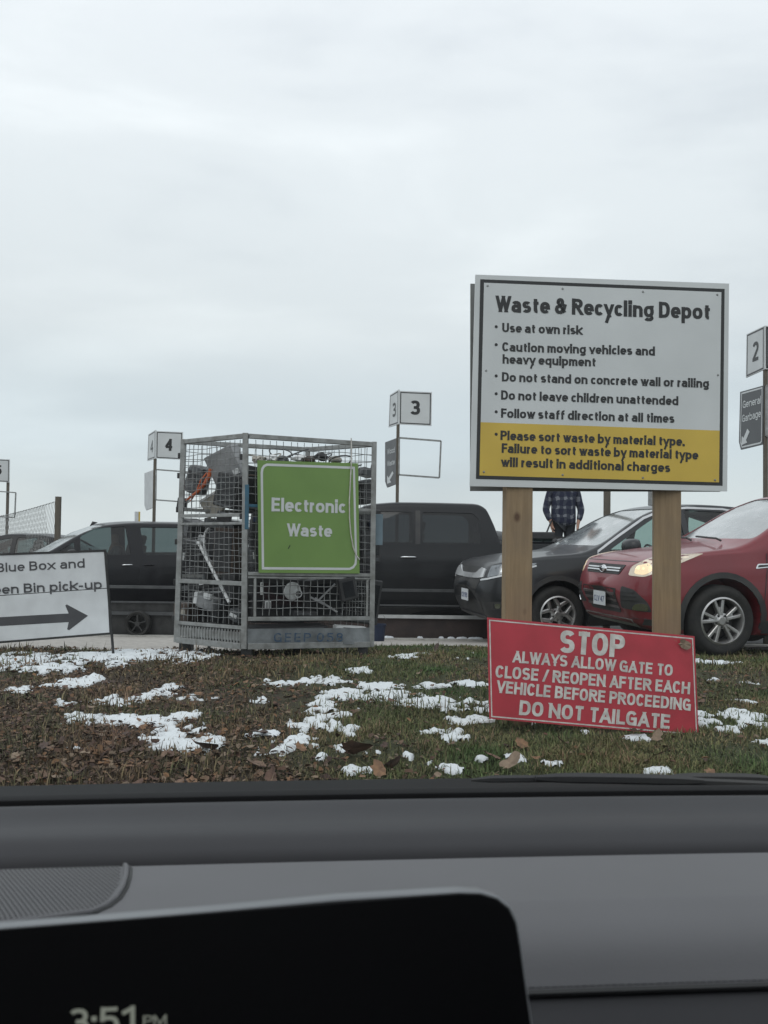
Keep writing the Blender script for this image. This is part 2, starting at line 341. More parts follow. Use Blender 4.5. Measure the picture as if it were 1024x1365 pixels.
def text_polys(body, wt, ratio, hthin=.86, gap=None):
    """polygons (cap height 1) of a line whose width is ratio x cap height; wt is the stem width"""
    Xn = (XH - wt) / (1 - wt); G = _glyphs(Xn); gap = .095 if gap is None else gap
    def total(k):
        s = 0
        for ch in body: s += .34 * k if ch == ' ' else (G[ch][0] * k + wt + (gap - KERN.get(ch, 0)) * k)
        return s - gap * k
    k0 = total(1) - total(0); k = (ratio - total(0)) / k0; out = []; x = 0
    for ch in body:
        if ch == ' ': x += .34 * k; out.append('word'); continue
        wd, st = G[ch]; wd *= k
        low = min(p[1] for s in st for p in s if isinstance(p, tuple)); hi = max(p[1] for s in st for p in s if isinstance(p, tuple))
        for s in st:
            if s[0] == 'dot':
                cx, cy = x + wt / 2, wt / 2 + s[1][1] * (1 - wt); r_ = wt * .56; out.append([(cx - r_, cy - r_), (cx + r_, cy - r_), (cx + r_, cy + r_), (cx - r_, cy + r_)]); continue
            diag = s[0] == '/'; pts = [Vector((x + wt / 2 + p[0] * wd, wt / 2 + p[1] * (1 - wt))) for p in (s[1:] if diag else s)]
            q = [pts[0]]
            for p in pts[1:]:
                if (p - q[-1]).length > 1e-4: q.append(p)
            pts = q; closed = (pts[0] - pts[-1]).length < 1e-3
            if diag:
                d = (pts[1] - pts[0]).normalized(); pts = [pts[0] - d * wt, pts[1] + d * wt]
            elif len(pts) == 2:
                d = (pts[1] - pts[0]).normalized(); e = wt / 2 if abs(d.y) > .9 else (wt * hthin / 2 if ch not in 'tfT4' else wt * .15)
                pts = [pts[0] - d * e, pts[1] + d * e]
            else:                                                # square off straight vertical ends of arches
                if abs((pts[-1] - pts[-2]).normalized().y) > .97 and not closed: pts[-1] = pts[-1] + (pts[-1] - pts[-2]).normalized() * wt / 2
                if abs((pts[0] - pts[1]).normalized().y) > .97 and not closed: pts[0] = pts[0] + (pts[0] - pts[1]).normalized() * wt / 2
            n = len(pts); L = []; Q = []
            for i in range(n):
                a = pts[i - 1] if i else (pts[-2] if closed else pts[0]); b = pts[i + 1] if i < n - 1 else (pts[1] if closed else pts[-1])
                d1 = (pts[i] - a).normalized() if (pts[i] - a).length > 1e-6 else (b - pts[i]).normalized(); d2 = (b - pts[i]).normalized() if (b - pts[i]).length > 1e-6 else d1
                t = (d1 + d2).normalized(); m = Vector((-t.y, t.x)); w = wt * (hthin + (1 - hthin) * abs(t.y)) * (.93 if diag else 1) / 2 / max(.6, t.dot(d1)); L.append(pts[i] + m * w); Q.append(pts[i] - m * w)
            y0 = 0 if low >= 0 else -9; y1 = 1 if hi > Xn + .05 else XH
            if ch in 'tif&': y0, y1 = (0, 9)
            if not diag and ch not in 'kKy': y0, y1 = -9, 9
            for i in range(n - 1):
                pg = _clip([tuple(L[i]), tuple(L[i + 1]), tuple(Q[i + 1]), tuple(Q[i])], y0, y1)
                if len(pg) >= 3: out.append(pg)
            out.append('end')
        x += wd + wt + (gap - KERN.get(ch, 0)) * k
    return out
def text_mesh_at(body, wt, W, H, fn, gap=None):
    """fn(x,y,lift) in metres -> point; strokes are lifted a hair so none lie in one plane"""
    V, F, lift, words = [], [], 0, []
    for pg in text_polys(body, wt, W / H, gap=gap):
        if pg == 'end': lift = (lift + 1) % 6; continue
        if pg == 'word': words.append((V, F)); V, F = [], []; continue
        b = len(V); V += [fn(x * H, y * H, lift * .0002) for x, y in pg]; F.append(list(range(b, b + len(pg))))
    words.append((V, F))
    return words
def lettering(body, pl, pr, cap, P, n, parent, m, bold=.175, off=.0025, name='lettering', gap=None):
    A = hits(pl[0], pl[1], P, n); B = hits(pr[0], pr[1], P, n); C = hits(pl[0], pl[1] - cap, P, n)
    u = B - A; H = (C - A).length; W = u.length; u.normalize(); v = u.cross(n); v = -v if v.z < 0 else v; v.normalize()
    for V, F in text_mesh_at(body, bold, W, H, lambda x, y, l: A + u * x + v * y + n * (off + l), gap):
        mb = MB(); mb._geo(V, F); bm = mb.bm; me = bpy.data.meshes.new(name); bm.to_mesh(me); bm.free(); me.transform(WM[parent.name].inverted())
        link(name, me, m, parent)

# ------------------------------------------------------------------ terrain
_tz = pchip([(-60, 0), (2.3, 0), (2.75, .12), (3.1, .255), (4.5, .291), (6, .290), (7.3, .26), (8.6, .13), (10.6, -.02), (12.4, -.19), (15, -.22), (22, -.25), (30, -.6), (60, -3.2), (900, -60)])
def grass_edge(x):                      # where the grass bank ends and the gravel begins (distance)
    x = np.asarray(x, float)
    return 8.15 + 1.75 / (1 + np.exp(-(x + .9) * 3.0)) + .16 * (fbm(x * 1.3 + 5, x * 0 + 2, 3, 5) - .5)
def tz(x, y):
    x = np.asarray(x, float); y = np.asarray(y, float)
    z = _tz(y)
    g = np.clip((y - 2.6) / .4, 0, 1) * np.clip((grass_edge(x) + .1 - y) / .3, 0, 1)
    z = z + g * (.05 * (fbm(x * 1.6, y * 1.6, 4, 1) - .5) + .03 * (fbm(x * 9, y * 9, 3, 2) - .5))
    return z
def ground_hit(px, py):
    d = ray(px, py); t = 2.6 / d.y
    while t < 60:
        p = EYE + d * t
        if p.z <= float(tz(p.x, p.y)): return p
        t += .01
    return EYE + d * t
# ------------------------------------------------------------------ shared materials
M = {}
M['soil'] = mat('soil', (.055, .04, .028), (.03, .024, .017), scale=9, rough=.95, bump=.6, bscale=40)
M['gravel'] = mat('gravel', (.46, .435, .40), (.34, .32, .295), scale=14, rough=.92, bump=.5, bscale=90)
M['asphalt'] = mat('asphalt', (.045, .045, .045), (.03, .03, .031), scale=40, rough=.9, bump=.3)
M['concrete'] = mat('concrete', (.40, .39, .36), (.28, .27, .25), scale=12, rough=.85, bump=.3)
M['brownwall'] = mat('brown_wall', (.055, .038, .034), (.035, .026, .025), scale=4, rough=.8, bump=.3)
M['galv'] = mat('galvanised_steel', (.36, .37, .365), (.20, .20, .19), scale=14, rough=.55, metal=.35, rvar=.3, bump=.15, lo=.3, hi=.75)
M['galvb'] = mat('bright_rail', (.50, .51, .51), (.40, .41, .41), rough=.5)
M['wire'] = mat('dull_wire', (.32, .33, .33), (.17, .17, .165), scale=20, rough=.55, metal=.4)
M['darksteel'] = mat('dark_steel', (.05, .05, .05), (.03, .03, .03), rough=.5, metal=.4)
M['rail'] = mat('painted_rail', (.07, .073, .076), (.05, .053, .056), rough=.6)
M['white'] = mat('white_sign_sheet', (.66, .68, .68), (.58, .60, .60), scale=3, rough=.35, lo=.3, hi=.7)
M['whiteold'] = mat('weathered_white_board', (.66, .68, .69), (.50, .51, .52), scale=5, rough=.5, lo=.35, hi=.9, bump=.05)
M['boardedge'] = mat('grey_board_edge', (.20, .205, .20), (.14, .145, .14), scale=6, rough=.7)
M['black'] = mat('black_print', (.016, .017, .018), (.022, .022, .022), scale=3, rough=.4)
M['greyprint'] = mat('dark_grey_print', (.055, .055, .06), (.075, .075, .08), scale=5, rough=.5)
M['yellow'] = mat('yellow_sheet', (.66, .46, .07), (.58, .40, .06), scale=3, rough=.35)
M['green'] = mat('green_sheet', (.19, .315, .085), (.165, .28, .075), scale=2.5, rough=.4)
M['greenedge'] = mat('green_board_edge', (.10, .2, .035), (.09, .16, .03), rough=.6)
M['red'] = mat('red_sheet', (.50, .042, .062), (.40, .035, .05), scale=6, rvar=.2, bump=.04, rough=.4)
M['cream'] = mat('cream_print', (.70, .68, .64), (.50, .47, .44), scale=26, rough=.5)
M['plateworn'] = mat('worn_plate', (.24, .26, .27), (.12, .13, .135), scale=7, rough=.6, metal=.2, rvar=.3, bump=.25, lo=.3, hi=.7)
M['tub'] = mat('navy_plastic', (.008, .018, .05), (.007, .015, .04), rough=.45)
M['blueprint'] = mat('worn_blue_stencil', (.03, .07, .13), (.10, .13, .16), scale=30, rough=.7, lo=.45, hi=.6)
M['bluepaint'] = mat('blue_paint', (.03, .12, .19), (.04, .10, .14), scale=15, rough=.5)
M['charcoal'] = mat('charcoal_sheet', (.06, .063, .068), (.048, .05, .055), scale=3, rough=.4)
M['tyre'] = mat('tyre_rubber', (.016, .016, .016), (.028, .027, .025), scale=9, rough=.85, bump=.2)
M['alloy'] = mat('alloy', (.55, .55, .55), (.42, .41, .40), scale=5, rough=.35, metal=.8)
M['alloydark'] = mat('dark_alloy', (.05, .05, .05), (.07, .07, .07), scale=5, rough=.4, metal=.5)
M['rotor'] = mat('rotor', (.05, .045, .04), (.03, .03, .03), rough=.6, metal=.3)
M['chrome'] = mat('chrome', (.75, .76, .77), (.65, .66, .67), rough=.18, metal=1)
M['trim'] = mat('black_plastic_trim', (.03, .03, .032), (.045, .044, .042), scale=6, rough=.6)
M['seat'] = mat('seat_cloth', (.04, .04, .045), (.03, .03, .03), rough=.9)
M['silver'] = mat('bright_silver_trim', (.62, .63, .64), (.55, .56, .57), rough=.25, metal=.35, coat=.5)
M['plate'] = mat('plate_sheet', (.70, .72, .74), (.62, .64, .66), rough=.4)
M['plateblue'] = mat('plate_blue', (.06, .09, .22), (.05, .08, .2), rough=.4)
M['skin'] = mat('skin', (.42, .24, .17), (.36, .2, .14), rough=.6)
M['tint'] = glass_mat('tinted_glass', (.10, .12, .12), refl=1.25)
M['clear'] = glass_mat('clear_glass', (.55, .66, .63), refl=1.1)
M['shield'] = glass_mat('windshield_glass', (.30, .36, .35), refl=2.0, base=.30, dirt=.32, dirtcol=(.7, .76, .76), rough=.12)
M['lens'] = glass_mat('lamp_lens', (.85, .87, .88), refl=1.4, base=.05)

# wood for posts: long grain and knots
def wood_mat(name, c1, c2, c3):
    m = bpy.data.materials.new(name); m.use_nodes = True; t = m.node_tree; b = t.nodes['Principled BSDF']
    b.inputs['Roughness'].default_value = .8
    tcn = N(t, 'ShaderNodeTexCoord'); mp_ = N(t, 'ShaderNodeMapping'); mp_.inputs['Scale'].default_value = (1, 1, .06)
    t.links.new(tcn.outputs['Object'], mp_.inputs[0])
    n = N(t, 'ShaderNodeTexNoise'); n.inputs['Scale'].default_value = 55; n.inputs['Detail'].default_value = 6; n.inputs['Distortion'].default_value = .6
    t.links.new(mp_.outputs[0], n.inputs['Vector'])
    r1 = ramp(t, [(.3, c1), (.7, c2)]); t.links.new(n.outputs['Fac'], r1.inputs[0])
    n2 = N(t, 'ShaderNodeTexNoise'); n2.inputs['Scale'].default_value = 5; n2.inputs['Detail'].default_value = 4
    t.links.new(tcn.outputs['Object'], n2.inputs['Vector'])
    mx = N(t, 'ShaderNodeMix', data_type='RGBA'); r2 = ramp(t, [(.4, (0, 0, 0)), (.75, (.7, .7, .7))]); t.links.new(n2.outputs['Fac'], r2.inputs[0])
    t.links.new(r2.outputs[0], mx.inputs['Factor']); t.links.new(r1.outputs[0], mx.inputs['A']); mx.inputs['B'].default_value = (*c3, 1)
    mv = N(t, 'ShaderNodeMapping'); mv.inputs['Scale'].default_value = (1, 1, .7); t.links.new(tcn.outputs['Object'], mv.inputs[0])
    vo = N(t, 'ShaderNodeTexVoronoi'); vo.inputs['Scale'].default_value = 4.5; t.links.new(mv.outputs[0], vo.inputs['Vector'])
    r3 = ramp(t, [(.05, (1, 1, 1)), (.11, (0, 0, 0))]); t.links.new(vo.outputs['Distance'], r3.inputs[0])
    mk = N(t, 'ShaderNodeMix', data_type='RGBA'); t.links.new(r3.outputs[0], mk.inputs['Factor']); t.links.new(mx.outputs['Result'], mk.inputs['A']); mk.inputs['B'].default_value = (.10, .055, .03, 1)
    t.links.new(mk.outputs['Result'], b.inputs['Base Color'])
    bp = N(t, 'ShaderNodeBump'); bp.inputs['Strength'].default_value = .25; bp.inputs['Distance'].default_value = .01
    t.links.new(n.outputs['Fac'], bp.inputs['Height']); t.links.new(bp.outputs[0], b.inputs['Normal'])
    return m
M['wood'] = wood_mat('treated_lumber', (.33, .235, .135), (.24, .165, .092), (.20, .145, .095))
M['woodold'] = wood_mat('old_post_wood', (.15, .13, .10), (.11, .095, .075), (.08, .072, .06))

# ------------------------------------------------------------------ ground sheet
def grid_mesh(name, xs, ys, zf, m, parent=None, smooth=True, col=None):
    X, Y = np.meshgrid(xs, ys); Z = zf(X, Y); V = np.c_[X.ravel(), Y.ravel(), Z.ravel()]
    nx = len(xs); i, j = np.meshgrid(np.arange(nx - 1), np.arange(len(ys) - 1)); a = (j * nx + i).ravel()
    F = np.c_[a, a + 1, a + nx + 1, a + nx]
    return mesh_np(name, V, F, m, parent, col=col(X.ravel(), Y.ravel()) if col else None, smooth=smooth)
xs = np.r_[-900, -300, -100, -40, -20, -12, np.arange(-7, 7.01, .06), 12, 20, 40, 100, 300, 900]
ys = np.r_[-60, -20, -5, 0, 2, np.arange(2.4, 11.4, .06), np.arange(11.5, 16, .5), 18, 22, 30, 50, 100, 250, 900]
def soilcol(x, y):
    n = fbm(x * 2.2, y * 2.2, 4, 11)[:, None]; n2 = fbm(x * 14, y * 14, 3, 12)[:, None]
    g = greenness(x, y)[:, None]
    brown = np.array([.062, .048, .036]) * (.6 + .8 * n2); green = np.array([.045, .055, .022]) * (.6 + .8 * n2)
    return brown * (1 - g) + green * g
def greenness(x, y):
    """1 where grass is green, 0 where it is brown leaf litter (near left)"""
    n = fbm(x * 1.1 + 3, y * 1.1, 4, 21)
    base = 1 / (1 + np.exp(-((x + .55) * 2.0 + (y - 4.6) * .5)))
    return np.clip(base * .9 + (n - .5) * 1.3, 0, 1)
gm = attr_mat('bank_soil', rough=.95)
b_ = gm.node_tree; nb_ = N(b_, 'ShaderNodeTexNoise'); nb_.inputs['Scale'].default_value = 60; nb_.inputs['Detail'].default_value = 6
tcn_ = N(b_, 'ShaderNodeTexCoord'); b_.links.new(tcn_.outputs['Object'], nb_.inputs['Vector'])
bp_ = N(b_, 'ShaderNodeBump'); bp_.inputs['Strength'].default_value = .8; bp_.inputs['Distance'].default_value = .02
b_.links.new(nb_.outputs['Fac'], bp_.inputs['Height']); b_.links.new(bp_.outputs[0], b_.nodes['Principled BSDF'].inputs['Normal'])
ground = grid_mesh('ground', xs, ys, tz, gm, col=soilcol); tag(ground, kind='structure')
# gravel yard: a sheet just above the ground beyond the grass bank
def road_sheet():
    xs_ = np.r_[-60, -30, -14, np.arange(-8, 8.01, .1), 14, 30, 60]; ts = np.r_[0, .02, .06, .12, .2, .3, .4, .5, .6, .7, .8, .9, 1]
    X, T = np.meshgrid(xs_, ts); e = grass_edge(X) + .03 * (fbm(X * 12, X * 0, 2, 8) - .5); Y = e + T * (12.2 - e)
    Z = _tz(Y) + .006 + .02 * np.clip(T * 12, 0, 1) * (fbm(X * 2, Y * 2, 3, 30) * .6)
    nx = len(xs_); i, j = np.meshgrid(np.arange(nx - 1), np.arange(len(ts) - 1)); a = (j * nx + i).ravel()
    return mesh_np('gravel_road', np.c_[X.ravel(), Y.ravel(), Z.ravel()], np.c_[a, a + 1, a + nx + 1, a + nx], M['gravel'], smooth=True)
tag(road_sheet(), kind='structure')
yard = grid_mesh('shade_toned_pavement', np.linspace(-60, 60, 60), np.linspace(12.36, 40, 60), lambda X, Y: _tz(Y) + .006, M['asphalt']); tag(yard, kind='structure')  # paved dark so its colour carries the shade under the trucks
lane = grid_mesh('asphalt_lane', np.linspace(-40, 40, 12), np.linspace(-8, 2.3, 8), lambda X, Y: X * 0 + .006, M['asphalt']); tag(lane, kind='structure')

# ------------------------------------------------------------------ snow, grass, leaves
PATCH = [(40, 879, 95, 8), (150, 877, 95, 7), (30, 882, 60, 11), (100, 879, 60, 12), (165, 877, 60, 12), (240, 877, 42, 9), (-20, 884, 40, 12), (60, 893, 50, 7),
 (75, 914, 40, 7), (25, 921, 25, 5), (118, 908, 42, 6), (155, 935, 44, 9), (75, 938, 28, 6), (205, 927, 26, 11), (230, 918, 20, 6), (110, 958, 35, 7),
 (150, 962, 48, 8), (200, 963, 42, 9), (225, 978, 36, 14), (250, 992, 45, 12), (285, 1000, 26, 8), (240, 958, 26, 10), (262, 970, 18, 10),
 (430, 945, 26, 12), (452, 957, 32, 14), (430, 966, 42, 10), (470, 974, 24, 8), (520, 932, 50, 9), (580, 938, 60, 10), (630, 940, 32, 10), (470, 929, 45, 8), (430, 908, 38, 5), (370, 912, 24, 4), (350, 935, 22, 4),
 (500, 916, 40, 5), (575, 916, 25, 4), (625, 912, 26, 4), (480, 895, 20, 4), (350, 980, 22, 4), (405, 985, 20, 4),
 (385, 997, 34, 9), (360, 1003, 24, 6), (430, 1012, 14, 5), (478, 1028, 24, 8), (500, 1005, 15, 4), (455, 1000, 16, 5),
 (605, 983, 20, 8), (620, 962, 36, 6), (585, 977, 24, 4), (564, 1016, 14, 7), (600, 1029, 18, 7), (640, 1013, 12, 5), (545, 1010, 10, 4),
 (955, 966, 26, 10), (1000, 960, 34, 12), (985, 972, 30, 9), (1012, 990, 14, 4), (935, 955, 14, 6), (690, 1012, 16, 6), (738, 1018, 16, 5), (885, 1030, 26, 5), (960, 885, 30, 2.5), (948, 907, 14, 2.5),
 (660, 866, 18, 2), (600, 862, 14, 2.2), (850, 986, 18, 4.5), (780, 978, 12, 3), (700, 965, 14, 3), (540, 876, 20, 2), (920, 880, 12, 3), (990, 935, 20, 3), (1000, 912, 16, 2)]
el = []
for cx, cy, rx, ry in PATCH:
    c = ground_hit(cx, cy); a = ground_hit(cx, cy - ry); b = ground_hit(cx, cy + ry)
    el.append((c.x, (a.y + b.y) / 2, rx * c.y / FPX, max(.05, (a.y - b.y) / 2)))
def snowmask(x, y):
    x = np.asarray(x, float); y = np.asarray(y, float); s = np.zeros(x.shape)
    for cx, cy, rx, ry in el:
        q = 1.15 - np.sqrt(((x - cx) / rx) ** 2 + ((y - cy) / ry) ** 2)
        s = np.maximum(s, q)
    n = fbm(x * 5, y * 3.2, 3, 40) * .4 + fbm(x * 22, y * 15, 4, 44) * .6
    far = np.clip(fbm(x * 2.6 + 9, y * 1.5, 4, 47) - .62, 0, 1) * 2.0          # thin scattered remnants
    return np.clip(s, -1, .8) + np.where(s > 0, (n - .5) * 4.4, -.12 + (n - .55) * 1.9) + far - .12
g = .0125
sx_ = np.arange(-4.4, 4.4, g); sy_ = np.arange(3.1, 9.3, g)
SX, SY = np.meshgrid(sx_, sy_)
inview = np.abs(SX) < SY * .50 + .25
mk = np.where(inview, snowmask(SX, SY), -1)
h = np.clip((mk + .06) * 1.2, 0, 1); h = h * (2 - h)
SZ = tz(SX, SY) - .020 + h * (.027 + .016 * fbm(SX * 12, SY * 12, 3, 50)) + .012 * (fbm(SX * 40, SY * 40, 2, 52) - .5) * h
nx = len(sx_); keep = (mk > -.05)
cell = keep[:-1, :-1] & keep[1:, :-1] & keep[:-1, 1:] & keep[1:, 1:]
jj, ii = np.nonzero(cell); a = jj * nx + ii
F = np.c_[a, a + 1, a + nx + 1, a + nx]
u, inv = np.unique(F.ravel(), return_inverse=True)
msnow_lump = mat('snow_lump', (.68, .71, .745), (.60, .63, .665), scale=12, rough=.75, bump=.25, bscale=120, spec=.2)
msnow = attr_mat('snow', rough=.7, spec=.3)
mt_ = msnow.node_tree; nb2 = N(mt_, 'ShaderNodeTexNoise'); nb2.inputs['Scale'].default_value = 130; nb2.inputs['Detail'].default_value = 5; tc2 = N(mt_, 'ShaderNodeTexCoord'); mt_.links.new(tc2.outputs['Object'], nb2.inputs['Vector'])
bp2 = N(mt_, 'ShaderNodeBump'); bp2.inputs['Strength'].default_value = .35; bp2.inputs['Distance'].default_value = .02; mt_.links.new(nb2.outputs['Fac'], bp2.inputs['Height']); mt_.links.new(bp2.outputs[0], mt_.nodes['Principled BSDF'].inputs['Normal'])
wet = np.clip(mk.ravel()[u] * 2.2 + .15 + .5 * (fbm(SX.ravel()[u] * 30, SY.ravel()[u] * 30, 2, 77) - .5), 0, 1)[:, None]      # thin melting edges are grey and wet
scol = np.array([.36, .36, .355]) * (1 - wet) + np.array([.74, .78, .80]) * wet
snow = mesh_np('snow', np.c_[SX.ravel(), SY.ravel(), SZ.ravel()][u], inv.reshape(F.shape), msnow, smooth=True, col=scol)
tag(snow, kind='stuff', label='thin melting snow in ragged patches on the grass bank', cat='snow')

def make_blades(n, ylo, yhi, hmin, hmax, wid, seed, name, colfn, lie=.5, maskfn=None, label=None):
    r = np.random.default_rng(seed)
    # denser towards the camera (uniform in log distance)
    y = np.exp(r.uniform(np.log(ylo), np.log(yhi), n)); x = r.uniform(-1, 1, n) * (y * .50 + .2)
    ok = y < grass_edge(x) + .05
    if maskfn is not None: ok &= maskfn(x, y, r)
    x = x[ok]; y = y[ok]; n = len(x)
    z = tz(x, y) - .004
    H = r.uniform(hmin, hmax, n) * (.6 + .8 * fbm(x * 4, y * 4, 3, 60)); w = wid * r.uniform(.7, 1.3, n) * (y / 4) ** .6
    az = r.uniform(0, 2 * np.pi, n); tilt = np.abs(r.normal(0, lie, n)) + .15; dx = np.cos(az); dy = np.sin(az)
    fx = -dy; fy = dx
    sm = snowmask(x, y); H = np.where(sm > .1, H * 1.25, H)
    P = np.stack([x, y, z], 1); side = np.stack([fx, fy, 0 * fx], 1) * w[:, None] / 2
    m1 = P + np.stack([dx * H * .45 * np.sin(tilt * .6), dy * H * .45 * np.sin(tilt * .6), H * .5 * np.cos(tilt * .6)], 1)
    tp = P + np.stack([dx * H * np.sin(tilt), dy * H * np.sin(tilt), H * np.cos(np.minimum(tilt, 1.45))], 1)
    V = np.stack([P - side, P + side, m1 + side * .8, m1 - side * .8, tp], 1).reshape(-1, 3)
    k = np.arange(n) * 5
    F3 = np.c_[k, k + 1, k + 2, k, k + 2, k + 3, k + 3, k + 2, k + 4].reshape(-1, 3)
    c = colfn(x, y, r); c = np.repeat(c, 5, 0)
    o = mesh_np(name, V, F3, M_blade, col=c)
    return tag(o, kind='stuff', label=label, cat='grass')
M_blade = attr_mat('grass_blade', rough=.75, spec=.25)
def gcol(x, y, r):
    g = np.clip(greenness(x, y) + r.normal(0, .22, len(x)), 0, 1)[:, None]; v = r.uniform(.55, 1.35, len(x))[:, None]
    straw = np.array([.24, .19, .11]); green = np.array([.128, .150, .060]); brown = np.array([.098, .076, .050])
    pick = r.random(len(x))[:, None]
    dull = np.where(pick < .33, straw, brown)
    c = green * g + dull * (1 - g)
    c = np.where(pick > .86, straw * .9, c)
    hue = fbm(x * 2.3, y * 2.3 + 4, 3, 95)[:, None]; c = c * (np.array([1, 1, 1]) + (hue - .5) * np.array([1.3, .35, .9]))
    return c * v
QUAD = ((-1.20, 7.08), (-.06, 7.62), (-.72, 8.24), (-1.92, 7.74))
def under_cage(x, y):
    c_ = np.ones(x.shape, bool)
    for i in range(4):
        (x0, y0), (x1, y1) = QUAD[i], QUAD[(i + 1) % 4]; c_ &= (x1 - x0) * (y - y0) - (y1 - y0) * (x - x0) > 0
    return c_
def density(x, y):
    return np.clip(.45 + 2.2 * (fbm(x * 1.7 + 7, y * 1.7, 4, 91) - .42), .12, 1)
def thin(x, y, r):
    s = snowmask(x, y)
    return ~under_cage(x, y) & (r.random(len(x)) < density(x, y)) & (r.random(len(x)) < np.where(s > .12, .16, 1)) & (r.random(len(x)) < .35 + .65 * greenness(x, y))
make_blades(330000, 3.1, 10.4, .016, .048, .0055, 1, 'grass', gcol, .95, thin, 'short mixed green and dead grass covering the bank')
def tall(x, y, r):
    return (fbm(x * 2.4, y * 2.4, 4, 70) > .55) & (r.random(len(x)) < np.where(snowmask(x, y) > .2, .3, 1))
make_blades(20000, 3.3, 9.4, .045, .105, .006, 2, 'grass_tufts', lambda x, y, r: gcol(x, y, r) * .85, .5, tall, 'taller dull weedy tufts standing out of the snow and short grass')

def leaf_mesh(k):
    r = random.Random(k); mb = bmesh.new(); n = 14; c = mb.verts.new((0, 0, 0)); ring = []
    cur = r.uniform(.2, .9); cur2 = r.uniform(-.6, .6)
    for i in range(n):
        a = 2 * math.pi * i / n; lob = r.uniform(.85, 1.05) if i % 2 == 0 else r.uniform(.55, .9)
        rad = .5 * lob * (1.15 if i in (0, 1, 13) else r.uniform(.8, 1))
        x = math.cos(a) * rad; y = math.sin(a) * rad * .8
        ring.append(mb.verts.new((x, y, cur * (x * x) * .9 + cur2 * y * y + r.uniform(-.04, .04))))
    for i in range(n): mb.faces.new((c, ring[i], ring[(i + 1) % n]))
    s0 = mb.verts.new((-.5, .012, .03)); s1 = mb.verts.new((-.5, -.012, .03)); s2 = mb.verts.new((-.95, 0, .12)); mb.faces.new((s0, s1, s2))
    me = bpy.data.meshes.new('leaf'); mb.to_mesh(me); mb.free(); return me
leafcols = [((.15, .085, .058), (.09, .052, .038)), ((.21, .135, .09), (.13, .08, .055)), ((.27, .20, .14), (.18, .13, .09)), ((.10, .062, .048), (.06, .04, .032)), ((.26, .145, .075), (.15, .085, .05))]
leafm = [mat('dry_leaf', a, b, scale=3, rough=.75) for a, b in leafcols]
leafme = []
for k in range(15):
    me = leaf_mesh(k); me.materials.append(leafm[k % 5]); leafme.append(me)
def leafiness(x, y): return np.clip(1.15 - greenness(x, y) * 1.0, .07, 1)
spots = []
while len(spots) < 300:
    y = 3.25 + random.random() ** 1.5 * 3.6; x = random.uniform(-1, 1) * (y * .47)
    if random.random() > float(leafiness(np.array([x]), np.array([y]))[0]): continue
    if float(snowmask(np.array([x]), np.array([y]))[0]) > .15 and random.random() > .15: continue
    spots.append((x, y, random.uniform(.028, .062) * (1.3 if y < 4.2 else 1)))
spots += [(*ground_hit(px, py).xy, s) for px, py, s in ((655, 1020, .15), (680, 1028, .12), (520, 1030, .12), (505, 1036, .10), (470, 1010, .16), (850, 985, .11), (875, 990, .10), (345, 985, .13), (318, 985, .14), (270, 1005, .16), (345, 1030, .12), (110, 1015, .10), (582, 868, .14), (695, 1000, .09))]
spots = spots[14:]
for i, (x, y, s) in enumerate(spots):
    o = bpy.data.objects.new('leaf', leafme[i % 15]); COL.objects.link(o); o.parent = ground
    o.location = (x, y, float(tz(x, y)) + .014 + .012 * random.random() + s * .1); o.scale = (s, s, s)
    o.rotation_euler = (random.gauss(0, .35), random.gauss(0, .35), random.uniform(0, 6.28))
# the smaller litter, joined
r = np.random.default_rng(9); nl = 8000
y = np.exp(r.uniform(np.log(3.2), np.log(9), nl * 3)); x = r.uniform(-1, 1, nl * 3) * (y * .5)
ok = (r.random(nl * 3) < leafiness(x, y) ** 1.7) & (y < grass_edge(x)) & ((snowmask(x, y) < .15) | (r.random(nl * 3) < .04)); x = x[ok][:nl]; y = y[ok][:nl]; nl = len(x)
ang = r.uniform(0, 6.28, nl); s = r.uniform(.006, .022, nl); t1 = r.normal(0, .5, nl); t2 = r.normal(0, .5, nl)
z = tz(x, y) + .008 + r.random(nl) * .02
pts = []
for (a_, b_2) in ((1, 0), (.35, .55), (-.5, .5), (-1, 0), (-.4, -.55), (.4, -.5)):
    ux = a_ * s; uy = b_2 * s
    pts.append(np.stack([x + ux * np.cos(ang) - uy * np.sin(ang), y + ux * np.sin(ang) + uy * np.cos(ang), z + ux * t1 * .6 + uy * t2 * .6 + np.abs(b_2) * s * .5], 1))
V = np.stack(pts, 1).reshape(-1, 3); k = np.arange(nl) * 6
F3 = np.c_[k, k + 1, k + 2, k, k + 2, k + 3, k, k + 3, k + 4, k, k + 4, k + 5].reshape(-1, 3)
pc = np.array([c[0] for c in leafcols])[r.integers(0, 5, nl)] * r.uniform(.35, .85, nl)[:, None]
tag(mesh_np('leaf_litter', V, F3, M_blade, col=np.repeat(pc, 6, 0)), kind='stuff', label='small broken brown leaf litter among the grass', cat='leaf litter')
# ------------------------------------------------------------------ signs
def plane(px, py, Y, yaw, lean=0):
    a, t = R(yaw), R(lean)
    return at(px, py, Y), Vector((math.sin(a) * math.cos(t), -math.cos(a) * math.cos(t), math.sin(t)))
def board(pxs, P, n, thick, name, m, parent, off=0.0, bev=0):
    f = [hits(x, y, P, n) + n * off for x, y in pxs]; b = [p - n * thick for p in f]; k = len(f)
    mb = MB(); mb._geo(f + b, [list(range(k)), [i + k for i in range(k)][::-1]] + [[i, i + k, (i + 1) % k + k, (i + 1) % k] for i in range(k)])
    if bev: bmesh.ops.bevel(mb.bm, geom=mb.bm.edges[:], offset=bev, segments=2, affect='EDGES')
    return mb.build(name, m, parent)
def sheet(pxs, P, n, name, m, parent, off):
    mb = MB(); mb._geo([hits(x, y, P, n) + n * off for x, y in pxs], [list(range(len(pxs)))]); return mb.build(name, m, parent)
